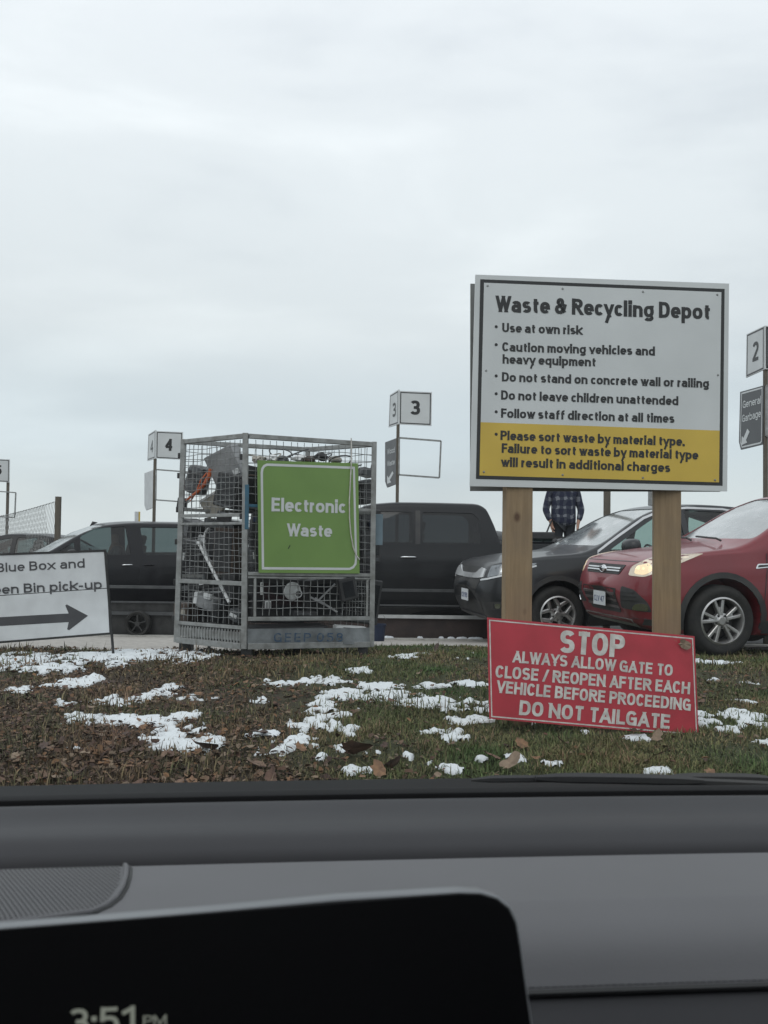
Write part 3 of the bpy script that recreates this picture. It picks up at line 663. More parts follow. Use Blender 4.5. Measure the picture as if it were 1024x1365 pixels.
def stroke(pxs, P, n, w, name, m, parent, off, closed=True):
    """flat painted line of width w metres along photo points"""
    pts = [hits(x, y, P, n) + n * off for x, y in pxs]; k = len(pts); mb = MB(); L = []; Q = []
    for i, p in enumerate(pts):
        a = pts[(i - 1) % k] if closed or i else p; b = pts[(i + 1) % k] if closed or i < k - 1 else p
        d1 = (p - a).normalized() if (p - a).length > 1e-6 else (b - p).normalized(); d2 = (b - p).normalized() if (b - p).length > 1e-6 else d1
        t = (d1 + d2).normalized(); s = t.cross(n).normalized(); c = max(.5, s.dot(d1.cross(n).normalized()))
        L.append(p + s * w / 2 / c); Q.append(p - s * w / 2 / c)
    mb._geo(L + Q, [[i, (i + 1) % k, (i + 1) % k + k, i + k] for i in range(k if closed else k - 1)])
    return mb.build(name, m, parent)

# main depot sign
P, n = plane(800, 510, 4.605, 4.5)
z0 = float(tz(1.1, 4.7))
dep = empty('information_sign', (1.15, 4.68, z0), 'large white and yellow depot notice board with black print on two wooden posts', 'sign')
board([(634, 366), (972, 378), (969.5, 655), (626.5, 648)], P, n, .012, 'front_board', M['white'], dep)
sheet([(640.3, 372.2), (966, 385.2), (963.2, 647.5), (634.5, 638.5)], P, n, 'border', M['black'], dep, .001)
sheet([(645.3, 377), (961.5, 389.6), (959.2, 574), (640.8, 562.8)], P, n, 'white_panel', M['white'], dep, .002)
sheet([(640.8, 562.8), (959.2, 574), (958.4, 643), (639.2, 633.8)], P, n, 'yellow_panel', M['yellow'], dep, .002)
Pb = P - n * .165
board([(627.5, 378), (958.5, 388), (960, 655.5), (627, 654.5)], Pb, n, .012, 'back_board', M['boardedge'], dep)
for a, b_ in (((677, 713), 1.0), ((881, 917), -14.0)):
    c0 = hits((a[0] + a[1]) / 2, 640, P, n) - n * (.014 + (.072 if b_ > 0 else .089))
    top = hits((a[0] + a[1]) / 2, 400, P, n).z
    mb = MB(); mb.box((c0.x, c0.y, (top + z0 - .3) / 2), (.142, .142, top - z0 + .3), Matrix.Rotation(R(b_), 3, 'Z'), .006)
    mb.build('post', M['wood'], dep)
T = [("Waste & Recycling Depot", (660.5, 415.9), (946.4, 426.2), 21.8, .22),
 ("Use at own risk", (669.4, 443), (775.4, 446.4), 12.5, .225),
 ("Caution moving vehicles and", (669.4, 468.5), (872.8, 474.3), 12.5, .225),
 ("heavy equipment", (669.8, 484.8), (794, 488.9), 12.5, .225),
 ("Do not stand on concrete wall or railing", (669, 508.6), (944.8, 517.2), 12.5, .225),
 ("Do not leave children unattended", (667.8, 532.8), (904, 540.5), 12.5, .225),
 ("Follow staff direction at all times", (667.8, 556.8), (898.7, 564), 12.5, .225),
 ("Please sort waste by material type.", (667, 586.6), (912.5, 594.8), 12.8, .225),
 ("Failure to sort waste by material type", (668.6, 603.6), (930.3, 612.8), 12.8, .225),
 ("will result in additional charges", (667.8, 622), (893, 629.6), 12.8, .225)]
for s, a, b_, c, bo in T: lettering(s, a, b_, c, P, n, dep, M['black'], bo, .0032)
for cy in (435.7, 459.6, 501.2, 525, 549, 578.9):
    c = hits(661.4, cy, P, n) + n * .0032; u_ = Vector((-n.y, n.x, 0)).normalized() * .0085; v_ = Vector((0, 0, .0085))
    mb = MB(); mb._geo([c + u_ * math.cos(k * .5236) + v_ * math.sin(k * .5236) for k in range(12)], [list(range(12))]); mb.build('bullet', M['black'], dep)
for sx0, sy0 in ((650, 381), (750, 385), (857, 389), (956, 393), (648, 494), (957, 500), (645, 629), (750, 633), (857, 637), (953, 640)):
    c = hits(sx0, sy0, P, n); mb = MB(); q = n.to_track_quat('Z', 'Y').to_matrix().to_4x4()
    mb.lathe([(.0001, .0065), (.004, .006), (.0065, .002)], Matrix.Translation(c) @ q, 8); mb.build('screw', M['galv'], dep)

# red STOP sign leaning on the posts
P, n = plane(790, 895, 4.44, 6.5, 4)
zs = float(tz(1.1, 4.4))
stp = empty('stop_sign', (1.08, 4.42, zs), 'red rectangular STOP notice with white capitals leaning low against the two wooden posts', 'sign')
board([(649.5, 823), (926, 848), (931.5, 982), (652.5, 958)], P, n, .004, 'red_board', M['red'], stp)
stroke([(652.8, 826.8), (923.2, 851.3), (928.6, 979), (655.6, 955)], P, n, .0062, 'white_border', M['cream'], stp, .001)
for s, a, b_, c, bo in (("STOP", (745.4, 870), (831.2, 877), 31, .23), ("ALWAYS ALLOW GATE TO", (683, 882.9), (896.3, 901.3), 15.8, .215),
   ("CLOSE / REOPEN AFTER EACH", (660, 903), (919.3, 925.5), 16.6, .215), ("VEHICLE BEFORE PROCEEDING", (661.5, 923.2), (920.3, 947.6), 16.6, .215), ("DO NOT TAILGATE", (691.6, 953), (892.4, 972.0), 20, .225)):
    lettering(s, a, b_, c, P, n, stp, M['cream'], bo, .0016)
lf = bpy.data.objects.new('leaf', leafme[2]); COL.objects.link(lf); lf.location = hits(910, 858, P, n) + n * .012; lf.scale = (.075,) * 3
lf.rotation_euler = (R(90), R(20), 0); tag(lf, 'small brown leaf stuck to the upper right corner of the red notice', 'leaf')

# Blue Box sign
P, n = plane(140, 790, 7.35, -3)
zb = float(tz(-2.4, 7.35))
bb = empty('direction_sign', (-2.9, 7.35, zb), 'white blue box and green bin sign with dark arrow in a thin black stand', 'sign')
board([(-60, 742.5), (139.5, 735.5), (143.2, 783.6), (-60, 797.5)], P, n, .006, 'upper_board', M['whiteold'], bb)
board([(-60, 798.5), (143.3, 784.6), (146, 843), (-60, 859.5)], P, n, .006, 'lower_board', M['whiteold'], bb, off=.004)
for a, b_, nm in (((-62, 741.2), (139.8, 734), 'frame_bar'), ((140, 732.5), (151.3, 876), 'leg'), ((-62, 741), (-58, 880), 'leg'), ((-60, 861), (147, 844.4), 'frame_bar')):
    mb = MB(); mb.bar(hits(*a, P, n) - n * .004, hits(*b_, P, n) - n * .004, .018, .018); mb.build(nm, M['darksteel'], bb)
lettering("Blue Box and", (-4.5, 763.2), (113.3, 756.7), 12.4, P, n, bb, M['greyprint'], .185, .002, gap=.14)
lettering("Green Bin pick-up", (-29, 793.6), (136.3, 784.6), 12.4, P, n, bb, M['greyprint'], .185, .0055, gap=.14)
sheet([(-44, 825), (92, 817.6), (87.5, 807), (89.5, 805.6), (117.8, 820.7), (92.5, 840), (90, 838.8), (92, 829.2), (-44, 837)], P, n, 'arrow', M['greyprint'], bb, .0055)

# number signs over the bays
def number_sign(x0, y0, k, Y, digit, label, boardtext, postx=None, gz=-.2, left=True, boardmat=None):
    P, n = plane(x0, y0, Y, 0); f = lambda pts: [(x0 + a * k, y0 + b * k) for a, b in pts]
    pc = at(x0 - 2 * k if postx is None else postx, y0, Y)
    r_ = empty('bay_number_sign', (pc.x, Y + .05, gz), label, 'sign', 'numbered bay signs on posts')
    board(f([(0, 0), (43.6, 1.9), (42.9, 46.8), (-.6, 44.6)]), P, n, .02, 'number_board', M['white'], r_)
    stroke(f([(2, 2.2), (41.5, 3.8), (40.9, 44.8), (1.4, 42.8)]), P, n, .017, 'border', M['black'], r_, .002)
    lettering(digit, (x0 + 14 * k, y0 + 32 * k), (x0 + 27.5 * k, y0 + 32.4 * k), 19.5 * k, P, n, r_, M['black'], .22, .003)
    fr = f([(0, 62.7), (55.6, 67), (53.4, 116), (-.6, 112)]); c = [hits(a, b, P, n) for a, b in fr]
    for i in range(4):
        mb = MB(); mb.bar(c[i], c[(i + 1) % 4], .028, .028); mb.build('frame_bar', M['galv'], r_)
    px_ = x0 - 2 * k if postx is None else postx
    mb = MB(); a = at(px_ + .4, y0 + 45 * k, Y + .06); mb.bar((a.x, a.y, gz), a, .055, .055); mb.build('post', M['woodold'], r_)
    if left:
        l = at(x0 - 12.6 * k, y0 + 5.6 * k, Y * 1.04); o_ = at(x0 - .4 * k, y0, Y); d = (o_ - l); d.z = 0; d.normalize(); nn = Vector((d.y, -d.x, 0))
        if nn.y > 0: nn = -nn
        board(f([(-12.6, 5.6), (-.9, -1.9), (-1.1, 44.6), (-14.4, 48.7)]), o_, nn, .02, 'number_board', M['white'], r_)
        stroke(f([(-11.8, 7.3), (-2, 1.2), (-2.2, 42.4), (-13.2, 46.2)]), o_, nn, .02, 'border', M['greyprint'], r_, .002)
        lettering(digit, (x0 - 9.3 * k, y0 + 36 * k), (x0 - 4.6 * k, y0 + 34 * k), 19 * k, o_, nn, r_, M['black'], .2, .003)
        board(f([(-19, 68.8), (-3.7, 63), (-5, 124.5), (-16.4, 129), (-19, 121)]), o_, nn, .02, 'grey_board', boardmat, r_)
        if boardtext:
            lettering(boardtext[0], (x0 - 16 * k, y0 + 85 * k), (x0 - 6 * k, y0 + 82 * k), 7 * k, o_, nn, r_, M['white'], .17, .003)
            lettering(boardtext[1], (x0 - 16 * k, y0 + 101 * k), (x0 - 6 * k, y0 + 98 * k), 7 * k, o_, nn, r_, M['white'], .17, .003)
            sheet(f([(-16, 124), (-16, 113), (-14, 116), (-9, 107), (-7.5, 110), (-12.5, 119), (-10.5, 122)]), o_, nn, 'arrow', M['white'], r_, .003)
    return r_
number_sign(532.4, 520.9, 1.0, 14.6, "3", 'white number 3 sign with empty frame below on thin post behind pickup cab', ("Wood", "Waste"), boardmat=mat("faded_grey_board", (.15, .155, .16), (.12, .125, .13)))
number_sign(208.2, 574.5, .82, 18.0, "4", 'white number 4 sign standing beside the wire cage of electronic waste', None, boardmat=M["whiteold"])
number_sign(-16.6, 611.2, .68, 21.5, "5", 'half cut off number 5 sign at the left edge by the wire fence', None, postx=10.5, left=False)
# number 2
Y2 = 11.8; o_ = at(1019.5, 434, Y2); l_ = at(995, 446, Y2 * 1.05); d = o_ - l_; d.z = 0; d.normalize(); nn = Vector((d.y, -d.x, 0)); nn = -nn if nn.y > 0 else nn
r_ = empty('bay_number_sign', (o_.x + .03, Y2 + .05, -.12), 'white number 2 sign above dark general garbage board at the right edge', 'sign', 'numbered bay signs on posts')
board([(995.2, 445.7), (1019, 434.3), (1018.7, 492.4), (994.3, 503.4)], o_, nn, .02, 'number_board', M['white'], r_)
stroke([(996.6, 447.3), (1017.8, 437.2), (1017.5, 490.8), (995.8, 500.8)], o_, nn, .022, 'border', M['greyprint'], r_, .002)
lettering("2", (1003.2, 483), (1011.2, 479.8), 26, o_, nn, r_, M['black'], .2, .003)
P, n = plane(1021, 440, Y2, 8)
board([(1020.5, 434), (1084, 438), (1083, 498), (1020.5, 492)], P, n, .02, 'number_board', M['white'], r_)
stroke([(1022.5, 437), (1081, 441), (1080.5, 494.5), (1022.5, 489.5)], P, n, .03, 'border', M['black'], r_, .002)
lettering("2", (1043, 477), (1059, 478), 26, P, n, r_, M['black'], .22, .003)
board([(986.7, 522.5), (1018, 513.7), (1016.8, 592.4), (987.6, 599.5), (985, 589)], o_, nn, .02, 'grey_board', M['charcoal'], r_)
stroke([(989, 524.6), (1016.2, 517), (1015.4, 588), (1013.6, 590.4), (989.4, 596), (987, 588.6)], o_, nn, .022, 'border', M['white'], r_, .002)
lettering("General", (990.4, 544.4), (1014.6, 537.6), 9.8, o_, nn, r_, M['white'], .17, .003)
lettering("Garbage", (989.6, 563), (1014.6, 555.6), 9.8, o_, nn, r_, M['white'], .17, .003)
sheet([(988.4, 593.6), (989.2, 581), (991.5, 583.6), (996.6, 571.4), (999.6, 575.4), (994.8, 586.6), (996.4, 589.8)], o_, nn, 'arrow', M['white'], r_, .003)
c = [hits(a, b, P, n) for a, b in ((1022, 514), (1090, 520), (1090, 590), (1022, 581))]
for i in range(4):
    mb = MB(); mb.bar(c[i], c[(i + 1) % 4], .028, .028); mb.build('frame_bar', M['galv'], r_)
mb = MB(); a = at(1020.6, 437, Y2 + .05); mb.bar((a.x, a.y, -.12), a, .05, .05); mb.build('post', M['woodold'], r_)
# posts and boards glimpsed behind the depot sign
a = at(809.6, 600, 12.9); r_ = empty('signpost', (a.x, a.y, -.15), 'bare brown post rising behind the dark vehicle roof under the depot sign', 'post')
mb = MB(); mb.bar((a.x, a.y, -.15), a, .085, .085); mb.build('post_shaft', M['woodold'], r_)
mb = MB(); mb.box((a.x, a.y, a.z + .01), (.10, .10, .02)); mb.build('cap', M['galv'], r_)
a = at(873, 674, 14.5); b_ = at(873, 640, 14.5); r_ = empty('metal_cabinet', (a.x, a.y, -.2), 'small grey metal box on a pole seen just left of the right wooden post', 'box')
mb = MB(); mb.box(((a.x + b_.x) / 2, a.y, (a.z + b_.z) / 2), (.20, .12, b_.z - a.z), None, .01); mb.build('box_body', M['galv'], r_)
mb = MB(); mb.bar((a.x, a.y, -.2), (a.x, a.y, a.z), .06, .06); mb.build('pole', M['galv'], r_)
a = at(183.5, 682, 20); b_ = at(183.5, 699, 20); r_ = empty('marker_board', (a.x, a.y, -.22), 'tiny pale marker board with yellow edge peeping over the minivan roof', 'sign')
mb = MB(); mb.box(((a.x + b_.x) / 2 - .02, a.y, (a.z + b_.z) / 2), (.09, .03, a.z - b_.z)); mb.build('board', M['whiteold'], r_)
mb = MB(); mb.bar((a.x + .045, a.y, -.22), (a.x + .045, a.y, a.z), .03, .03); mb.build('yellow_post', M['yellow'], r_)

# wire fence far left
a = at(78, 662, 16.5); b0 = at(78, 668, 16.5); c0 = at(-60, 694, 24); r_ = empty('wire_fence', (a.x, a.y, -.2), 'chain link fence sagging from a weathered wooden post at the far left', 'fence')
mb = MB(); mb.bar((a.x, a.y, -.2), a, .09, .09); mb.build('post', M['woodold'], r_)
mb = MB(); mb.bar((c0.x, c0.y, -.2), c0, .09, .09); mb.build('post', M['woodold'], r_)
mb = MB(); nF = 90
topp = [b0.lerp(c0, t / nF) + Vector((0, 0, -.10 * math.sin(math.pi * t / nF) + .012 * (t % 2))) for t in range(nF + 1)]
for t in range(nF + 1):
    p = topp[t]
    for s in (-1, 1):
        t2 = t + s * 9
        if 0 <= t2 <= nF: q = topp[t2].copy(); q.z = -.1; mb.bar(p, q, .005, .005)
for t in range(nF): mb.bar(topp[t], topp[t + 1], .012, .012)
tag(mb.build('wire_mesh', M['galv'], r_), kind='stuff')

# low wall with railing
yw = 12.30
r_ = empty('retaining_wall', (0, yw, -.1), 'low dark brown concrete wall with three rails along the back of the gravel', 'wall')
for i in range(9):
    x0 = -16.2 + i * 2.0; mb = MB(); lf_ = x0 < -2.5; mb.box((x0 + 1, yw + .09, -.045 + .09 * lf_), (1.985, .18, .33 + .18 * lf_), None, .012); mb.build('wall_panel', M['darksteel'] if lf_ else M['brownwall'], r_)
for zz, ww, mm in ((.150, .045, 'galvb'), (.31, .022, 'rail'), (.525, .04, 'rail')):
    for xa, xb, m2 in ((-16, -2.2, 'rail'), (-2.19, 1.75, mm)):
        mb = MB(); mb.bar((xa, yw - .03, zz), (xb, yw - .03, zz), ww, ww); mb.build('rail', M[m2], r_)
for i in range(-5, 1):
    mb = MB(); mb.bar((i * 2.9 + 1.7, yw + .09, .11), (i * 2.9 + 1.7, yw + .09, .54), .035, .035); mb.build('rail_post', M['rail'], r_)
mb = MB(); mb.box((-7.2, yw - .13, -.175), (18, .14, .06), None, .015); tag(mb.build('kerb', M['concrete'], None), kind='structure')
mb = MB(); rr = random.Random(4)
for px, w in ((505, 10), (518, 12), (588, 6), (600, 9), (613, 14), (634, 16), (560, 5)):
    c = at(px, 853, yw - .10)
    for k in range(4):
        mb.lathe([(.0001, .03), (w / 1144 * yw * .3, .022), (w / 1144 * yw * .42, 0)], Matrix.Translation((c.x + rr.uniform(-.4, .4) * w / 100, c.y + rr.uniform(-.02, .02), -.148)) @ Matrix.Diagonal((1, .35, 1, 1)), 10)
tag(mb.build('snow_remnant', msnow_lump, None, smooth=60), 'thin snow remnants along the foot of the brown wall', 'snow', kind='stuff')
c = at(505, 850, 10.9)
tub = empty('plastic_tub', (c.x, c.y, float(_tz(10.9))), 'dark blue plastic tub against the wall right of the cage', 'tub')
mb = MB(); Mx = Matrix.Translation((c.x, c.y, float(_tz(10.9)) + .005)); mb.lathe([(.07, 0), (.085, .2), (.092, .2), (.092, .225), (.08, .225), (.065, .02)], Mx, 20); mb.build('tub_body', M['tub'], tub, smooth=30)
mb = MB(); mb.tube([(c.x - .09, c.y, .24), (c.x - .05, c.y - .02, .30), (c.x + .05, c.y - .02, .30), (c.x + .09, c.y, .24)], .004); mb.build('handle', M['wire'], tub)

# ------------------------------------------------------------------ the wire cage
class Face:
    def __init__(s, ab, at_, bb_, bt): s.q = [Vector(v) for v in (ab, at_, bb_, bt)]; s.u = (s.q[2] - s.q[0]).normalized(); s.n = s.u.cross(Vector((0, 0, 1))).normalized()
    def __call__(s, u, v, off=0):
        return s.q[0].lerp(s.q[1], v).lerp(s.q[2].lerp(s.q[3], v), u) + s.n * off
Nb, Nt = at(325.5, 865, 7.2), at(327.5, 581, 7.2)
Rb, Rt = at(495.5, 862, 7.745), at(499, 592.5, 7.745)
Lb, Lt = at(235.5, 856, 7.74), at(245, 589, 7.74)
Kb, Kt = Lb + Rb - Nb, Lt + Rt - Nt
zg = float(tz(-1, 7.5))
cage = empty('wire_cage', ((Nb.x + Kb.x) / 2, (Nb.y + Kb.y) / 2, zg), 'galvanised wire mesh cage crammed with discarded electronics on the snowy bank', 'cage')
FF, LF, BF, RF = Face(Nb, Nt, Rb, Rt), Face(Lb, Lt, Nb, Nt), Face(Kb, Kt, Lb, Lt), Face(Rb, Rt, Kb, Kt)
W_ = .046
def cb(name, a, b, w=W_, h=None, m='galv'):
    mb = MB(); mb.bar(a, b, w, h, bev=.004); return mb.build(name, M[m], cage)
for a, b in ((Nb, Nt), (Rb, Rt), (Lb, Lt), (Kb, Kt)): cb('corner_post', a - Vector((0, 0, .0)), b + Vector((0, 0, .024)))
for f in (FF, LF, BF, RF):
    cb('top_rail', f(.022, 1), f(.978, 1), .04); cb('bottom_rail', f(.022, .012), f(.978, .012), .05)
hl = W_ * .55
for v, w in ((.352, .03), (.335, .016), (.140, .034)): cb('cross_rail', FF(.02, v, .004), FF(.98, v, .004), .03, w)
cb('cross_rail', FF(.02, .672), FF(.24, .672), .025, m='bluepaint'); cb('cross_rail', FF(.78, .672), FF(.98, .672), .028)
for v, w in ((.628, .03), (.588, .022), (.305, .036), (.098, .03)): cb('cross_rail', LF(.02, v, .004), LF(.98, v, .004), .03, w)
for f in (BF, RF):
    for v in (.33, .66): cb('cross_rail', f(.02, v), f(.98, v), .028)
cb('gate_stile', FF(.075, .15, .006), FF(.075, .34, .006), .022); cb('gate_stile', FF(.955, .15, .006), FF(.955, .34, .006), .022)
cb('blue_patch', FF(.006, .56, .026), FF(.006, .77, .026), .034, .012, 'bluepaint')
# front base plate, dented, with a worn stencil
mb = MB(); nb = 30
def plate(u, v): return FF(.02 + .96 * u, .016 + .078 * v, .012 + .010 * math.sin(u * 9 + v) * (1 - v) + .014 * math.exp(-((u - .8) / .05) ** 2) * (1 - v))
vv = [plate(i / nb, j / 4) for j in range(5) for i in range(nb + 1)]
mb._geo(vv, [[j * (nb + 1) + i, j * (nb + 1) + i + 1, (j + 1) * (nb + 1) + i + 1, (j + 1) * (nb + 1) + i] for j in range(4) for i in range(nb)])
mb.build('base_plate', M['plateworn'], cage, smooth=60)
lettering("GEEP 058", (362.7, 855), (454.4, 854.6), 12, Nb + FF.n * 0, FF.n, cage, M['blueprint'], .17, .040, gap=.3)
# ribbed side plate
cb('side_plate', LF(.03, .055, -.004), LF(.97, .055, -.004), .008, .075)
for i in range(22):
    mb = MB(); u = .05 + .9 * i / 21; mb.bar(LF(u, .024, .004), LF(u, .086, .004), .012, .012); mb.build('rib', M['galv'], cage)
# floor and feet
mb = MB(); mb._geo([Nb + Vector((0, 0, .03)), Rb + Vector((0, 0, .03)), Kb + Vector((0, 0, .03)), Lb + Vector((0, 0, .03)), Nb, Rb, Kb, Lb], [[0, 1, 2, 3], [7, 6, 5, 4], [0, 4, 5, 1], [1, 5, 6, 2], [2, 6, 7, 3], [3, 7, 4, 0]]); mb.build('floor_plate', M['darksteel'], cage)
cen = (Nb + Kb) / 2
for c in (Nb, Rb, Lb, Kb):
    q = c.lerp(cen, .09); g0 = float(tz(q.x, q.y)); mb = MB(); mb.bar((q.x, q.y, g0 - .05), (q.x, q.y, c.z), .09, .09); mb.build('foot', M['darksteel'], cage)
for u in (.25, .5, .6, .8):
    q = LF(u, 0) if u < .6 else FF(u, 0); mb = MB(); g0 = float(tz(q.x, q.y)); mb.bar((q.x, q.y, g0 - .02), (q.x, q.y, q.z), .02, .02); mb.build('peg', M['darksteel'], cage)
# hinge lugs on left posts
for c0_, c1_, us in ((Lb, Lt, (.12, .3, .5, .66, .83, .93)), (Nb, Nt, (.2, .46, .62, .78, .9))):
    for t in us:
        p = c0_.lerp(c1_, t); mb = MB(); mb.box(p + LF.n * .028 - LF.u * (.02 if c0_ is Lb else .02), (.022, .03, .05), None, .005); mb.build('hinge_lug', M['darksteel'], cage)
def mesh_panel(f, u0, u1, v0, v1, su=.064, sv=.064, w=.0056, sag=.0, seed=0, back=-.006):
    r = random.Random(seed); L = (f(u1, .5) - f(u0, .5)).length; H = (f(.5, v1) - f(.5, v0)).length; nu = max(2, round(L / su)); nv = max(2, round(H / sv)); mb = MB()
    wob = lambda u, v: f(u, v, back + sag * math.sin(u * 7 + seed) * math.sin(v * 9 + seed))
    for i in range(1, nu):
        u = u0 + (u1 - u0) * i / nu + r.gauss(0, .0030); pts = [wob(u + .0028 * math.sin(j * 1.3 + i * 2.1), v0 + (v1 - v0) * j / 6) for j in range(7)]
        mb.tube(pts, w / 2, 4, False)
    for j in range(1, nv):
        v = v0 + (v1 - v0) * j / nv; pts = [wob(u0 + (u1 - u0) * i / 8, v + .0032 * math.sin(i * 1.7 + j * 2.3)) + f.n * .005 for i in range(9)]
        mb.tube(pts, w / 2, 4, False)
    mb.build('wire_mesh', M['wire'], cage)
mesh_panel(FF, .02, .98, .69, .985, .064, .064, seed=1); mesh_panel(FF, .02, .98, .365, .66, seed=2); mesh_panel(FF, .03, .97, .155, .33, .064, .060, .0072, seed=3)
mesh_panel(LF, .02, .98, .64, .985, .066, .05, .0056, .012, 4); mesh_panel(LF, .02, .98, .32, .575, .066, .05, .0056, .01, 5); mesh_panel(LF, .02, .98, .11, .29, .066, .05, .0056, .01, 6)
for f, sd_ in ((BF, 8), (RF, 11)):
    for a, b in ((.02, .32), (.34, .65), (.67, .985)): mesh_panel(f, .02, .98, a, b, .07, .066, seed=sd_)
mb = MB(); p = at(505, 706, 7.78); mb.box(p, (.075, .012, .28), Matrix.Rotation(R(20), 3, 'Z'), .004); mb.build('latch_plate', mat('pale_blue_latch', (.16, .22, .26), (.12, .17, .2)), cage)

# green sign hung on the cage
G = Nb + FF.n * .034
gs = empty('hanging_sign', FF(.5, 0, .03), 'bright green electronic waste board with white lettering hung on the cage', 'sign')
board([(343.5, 613.5), (477.5, 617.5), (479.5, 764.5), (345.5, 763.5)], G, FF.n, .014, 'green_board', M['green'], gs)
rc = [(349, 753 + 0), (348.6, 624.5), (350, 621), (354, 619)]
bd = [(350.6, 757.5), (349.0, 630), (349.8, 624.8), (352.2, 621.3), (356, 619.4), (471.8, 623.6), (474.6, 745), (474.0, 751.5), (471, 756), (466, 758.4)]
stroke(bd, G, FF.n, .021, 'white_border', M['white'], gs, .0015)
lettering("Electronic", (361.8, 681.7), (460.4, 684.2), 18.6, G, FF.n, gs, M['white'], .215, .0025)
lettering("Waste", (382.4, 714.8), (442.2, 716), 17.2, G, FF.n, gs, M['white'], .215, .0025)
sheet([(383.6, 731.5), (384.6, 731.7), (387.2, 727.4), (386.6, 726)], G, FF.n, 'scratch', M['black'], gs, .002)
cbl = [hits(x, y, G + FF.n * .012, FF.n) for x, y in ((468.3, 584), (468.8, 600), (468.4, 618), (467.2, 640), (465.8, 668), (466.0, 690), (467.8, 712), (471, 730), (475, 740), (479.5, 746))]
mb = MB(); mb.tube(cbl, .0055, 6); tag(mb.build('cable', M['cream'], None, smooth=60), 'white cable dangling from the cage top over the green board', 'cable')

# ------------------------------------------------------------------ electronic waste in the cage
J = {k: mat('junk_' + k, *v[:2], scale=7, rough=v[2]) for k, v in {
 'dark': ((.022, .022, .024), (.04, .04, .042), .5), 'grey': ((.30, .305, .31), (.22, .225, .23), .5), 'mid': ((.10, .105, .11), (.07, .075, .08), .5),
 'beige': ((.40, .37, .32), (.30, .28, .24), .55), 'pale': ((.80, .81, .81), (.6, .61, .61), .5), 'orange': ((.55, .12, .03), (.40, .08, .02), .5),
 'brown': ((.075, .048, .035), (.05, .034, .026), .6), 'screen': ((.012, .013, .016), (.02, .022, .025), .12), 'blue': ((.03, .05, .11), (.04, .05, .09), .5)}.items()}
GRP = 'electronics heaped inside the wire cage'
def rot(rx=0, ry=0, rz=0): return (Matrix.Rotation(R(rz), 3, 'Z') @ Matrix.Rotation(R(ry), 3, 'Y') @ Matrix.Rotation(R(rx), 3, 'X'))
def casebox(px, py, Y, size, rr, m, label, cat='appliance', name='appliance', extras=(), tip=.012):
    c = at(px, py, Y); Mx = rot(*rr); t = empty(name, c - Vector((0, 0, size[2] / 2)), label, cat, GRP)
    mb = MB(); mb.box(c, size, Mx, tip); mb.build('casing', J[m], t)
    for nm, off, sz, mm in extras:
        mb = MB(); mb.box(c + Mx @ Vector(off), sz, Mx, min(sz) * .2); mb.build(nm, J[mm], t)
    return t, c, Mx
def tv(px, py, Y, w, h, d, rr, label, m='dark'):
    ex = [('screen', (0, -d / 2 - .002, .01), (w * .84, .012, h * .74), 'screen'), ('rear_housing', (0, d / 2 + .06, 0), (w * .6, .14, h * .6), m), ('speaker_strip', (0, -d / 2 - .004, -h * .43), (w * .8, .01, h * .06), 'mid')]
    return casebox(px, py, Y, (w, d, h), rr, m, label, 'television', 'television', ex)
# lower heap of televisions, dark
tv(368, 800, 7.95, .50, .40, .28, (0, 3, 20), 'black television lying at the lower left behind the front mesh')
tv(432, 798, 8.05, .46, .38, .28, (0, -4, 25), 'black television at the lower middle behind the metal bracket')
tv(478, 800, 8.15, .34, .42, .26, (0, 8, 24), 'narrow black television at the lower right corner inside the cage')
tv(372, 725, 8.0, .52, .44, .30, (4, 0, 18), 'large black television behind the left half of the green board')
tv(440, 728, 8.1, .50, .42, .28, (0, 5, 26), 'large black television behind the right half of the green board')
tv(487, 715, 8.1, .22, .50, .22, (0, 0, 27), 'slim dark set standing at the right of the green board')
tv(290, 815, 8.1, .46, .36, .30, (0, -3, -30), 'dark television low behind the left side mesh')
tv(262, 748, 8.25, .24, .40, .24, (0, 6, -35), 'dark set wedged in the left rear corner of the cage')
tv(350, 655, 7.95, .42, .40, .3, (0, 10, 15), 'black set stacked behind the blue painted rail')
tv(425, 650, 8.15, .56, .36, .3, (6, -4, 24), 'broad black set stacked high behind the green board')
casebox(303, 621, 7.85, (.30, .16, .30), (8, -24, -20), 'grey', 'tilted flat grey metal casing near the cage top left', 'casing', 'computer_case', [('side_panel', (0, -.084, 0), (.26, .01, .26), 'grey'), ('bracket', (.10, -.09, -.10), (.06, .02, .05), 'pale')])
casebox(264, 640, 8.0, (.18, .18, .27), (0, 18, -30), 'mid', 'rounded grey machine housing behind the orange hose', 'housing', 'machine_housing', [('vent', (0, -.095, .04), (.10, .01, .08), 'dark')], .05)
casebox(283, 673, 7.85, (.20, .03, .19), (10, -28, -22), 'beige', 'slanting beige panel below the orange hose', 'panel', 'panel', [('edge_strip', (0, -.018, .08), (.18, .006, .012), 'pale')])
tv(311, 655, 7.72, .24, .30, .22, (0, 12, -26), 'black tube television jammed near the front left corner post')
casebox(306, 735, 7.8, (.22, .2, .42), (0, 3, -24), 'brown', 'dark brown wooden loudspeaker standing behind the side mesh', 'loudspeaker', 'loudspeaker', [('speaker_cloth', (0, -.104, 0), (.18, .01, .36), 'dark')])
t, c, Mx = casebox(278, 803, 7.72, (.20, .12, .12), (0, 10, -30), 'grey', 'grey gear motor unit resting low in the side of the cage', 'motor', 'motor', [('terminal_box', (-.11, -.02, .02), (.04, .08, .11), 'pale'), ('bracket', (.04, -.07, .07), (.08, .03, .05), 'pale')], .03)
mb = MB(); mb.lathe([(.05, 0), (.05, .12), (.02, .13), (.02, .16)], Matrix.Translation(c) @ Matrix.Rotation(R(90), 4, 'Y'), 16); mb.build('motor_can', J['mid'], t, smooth=40)
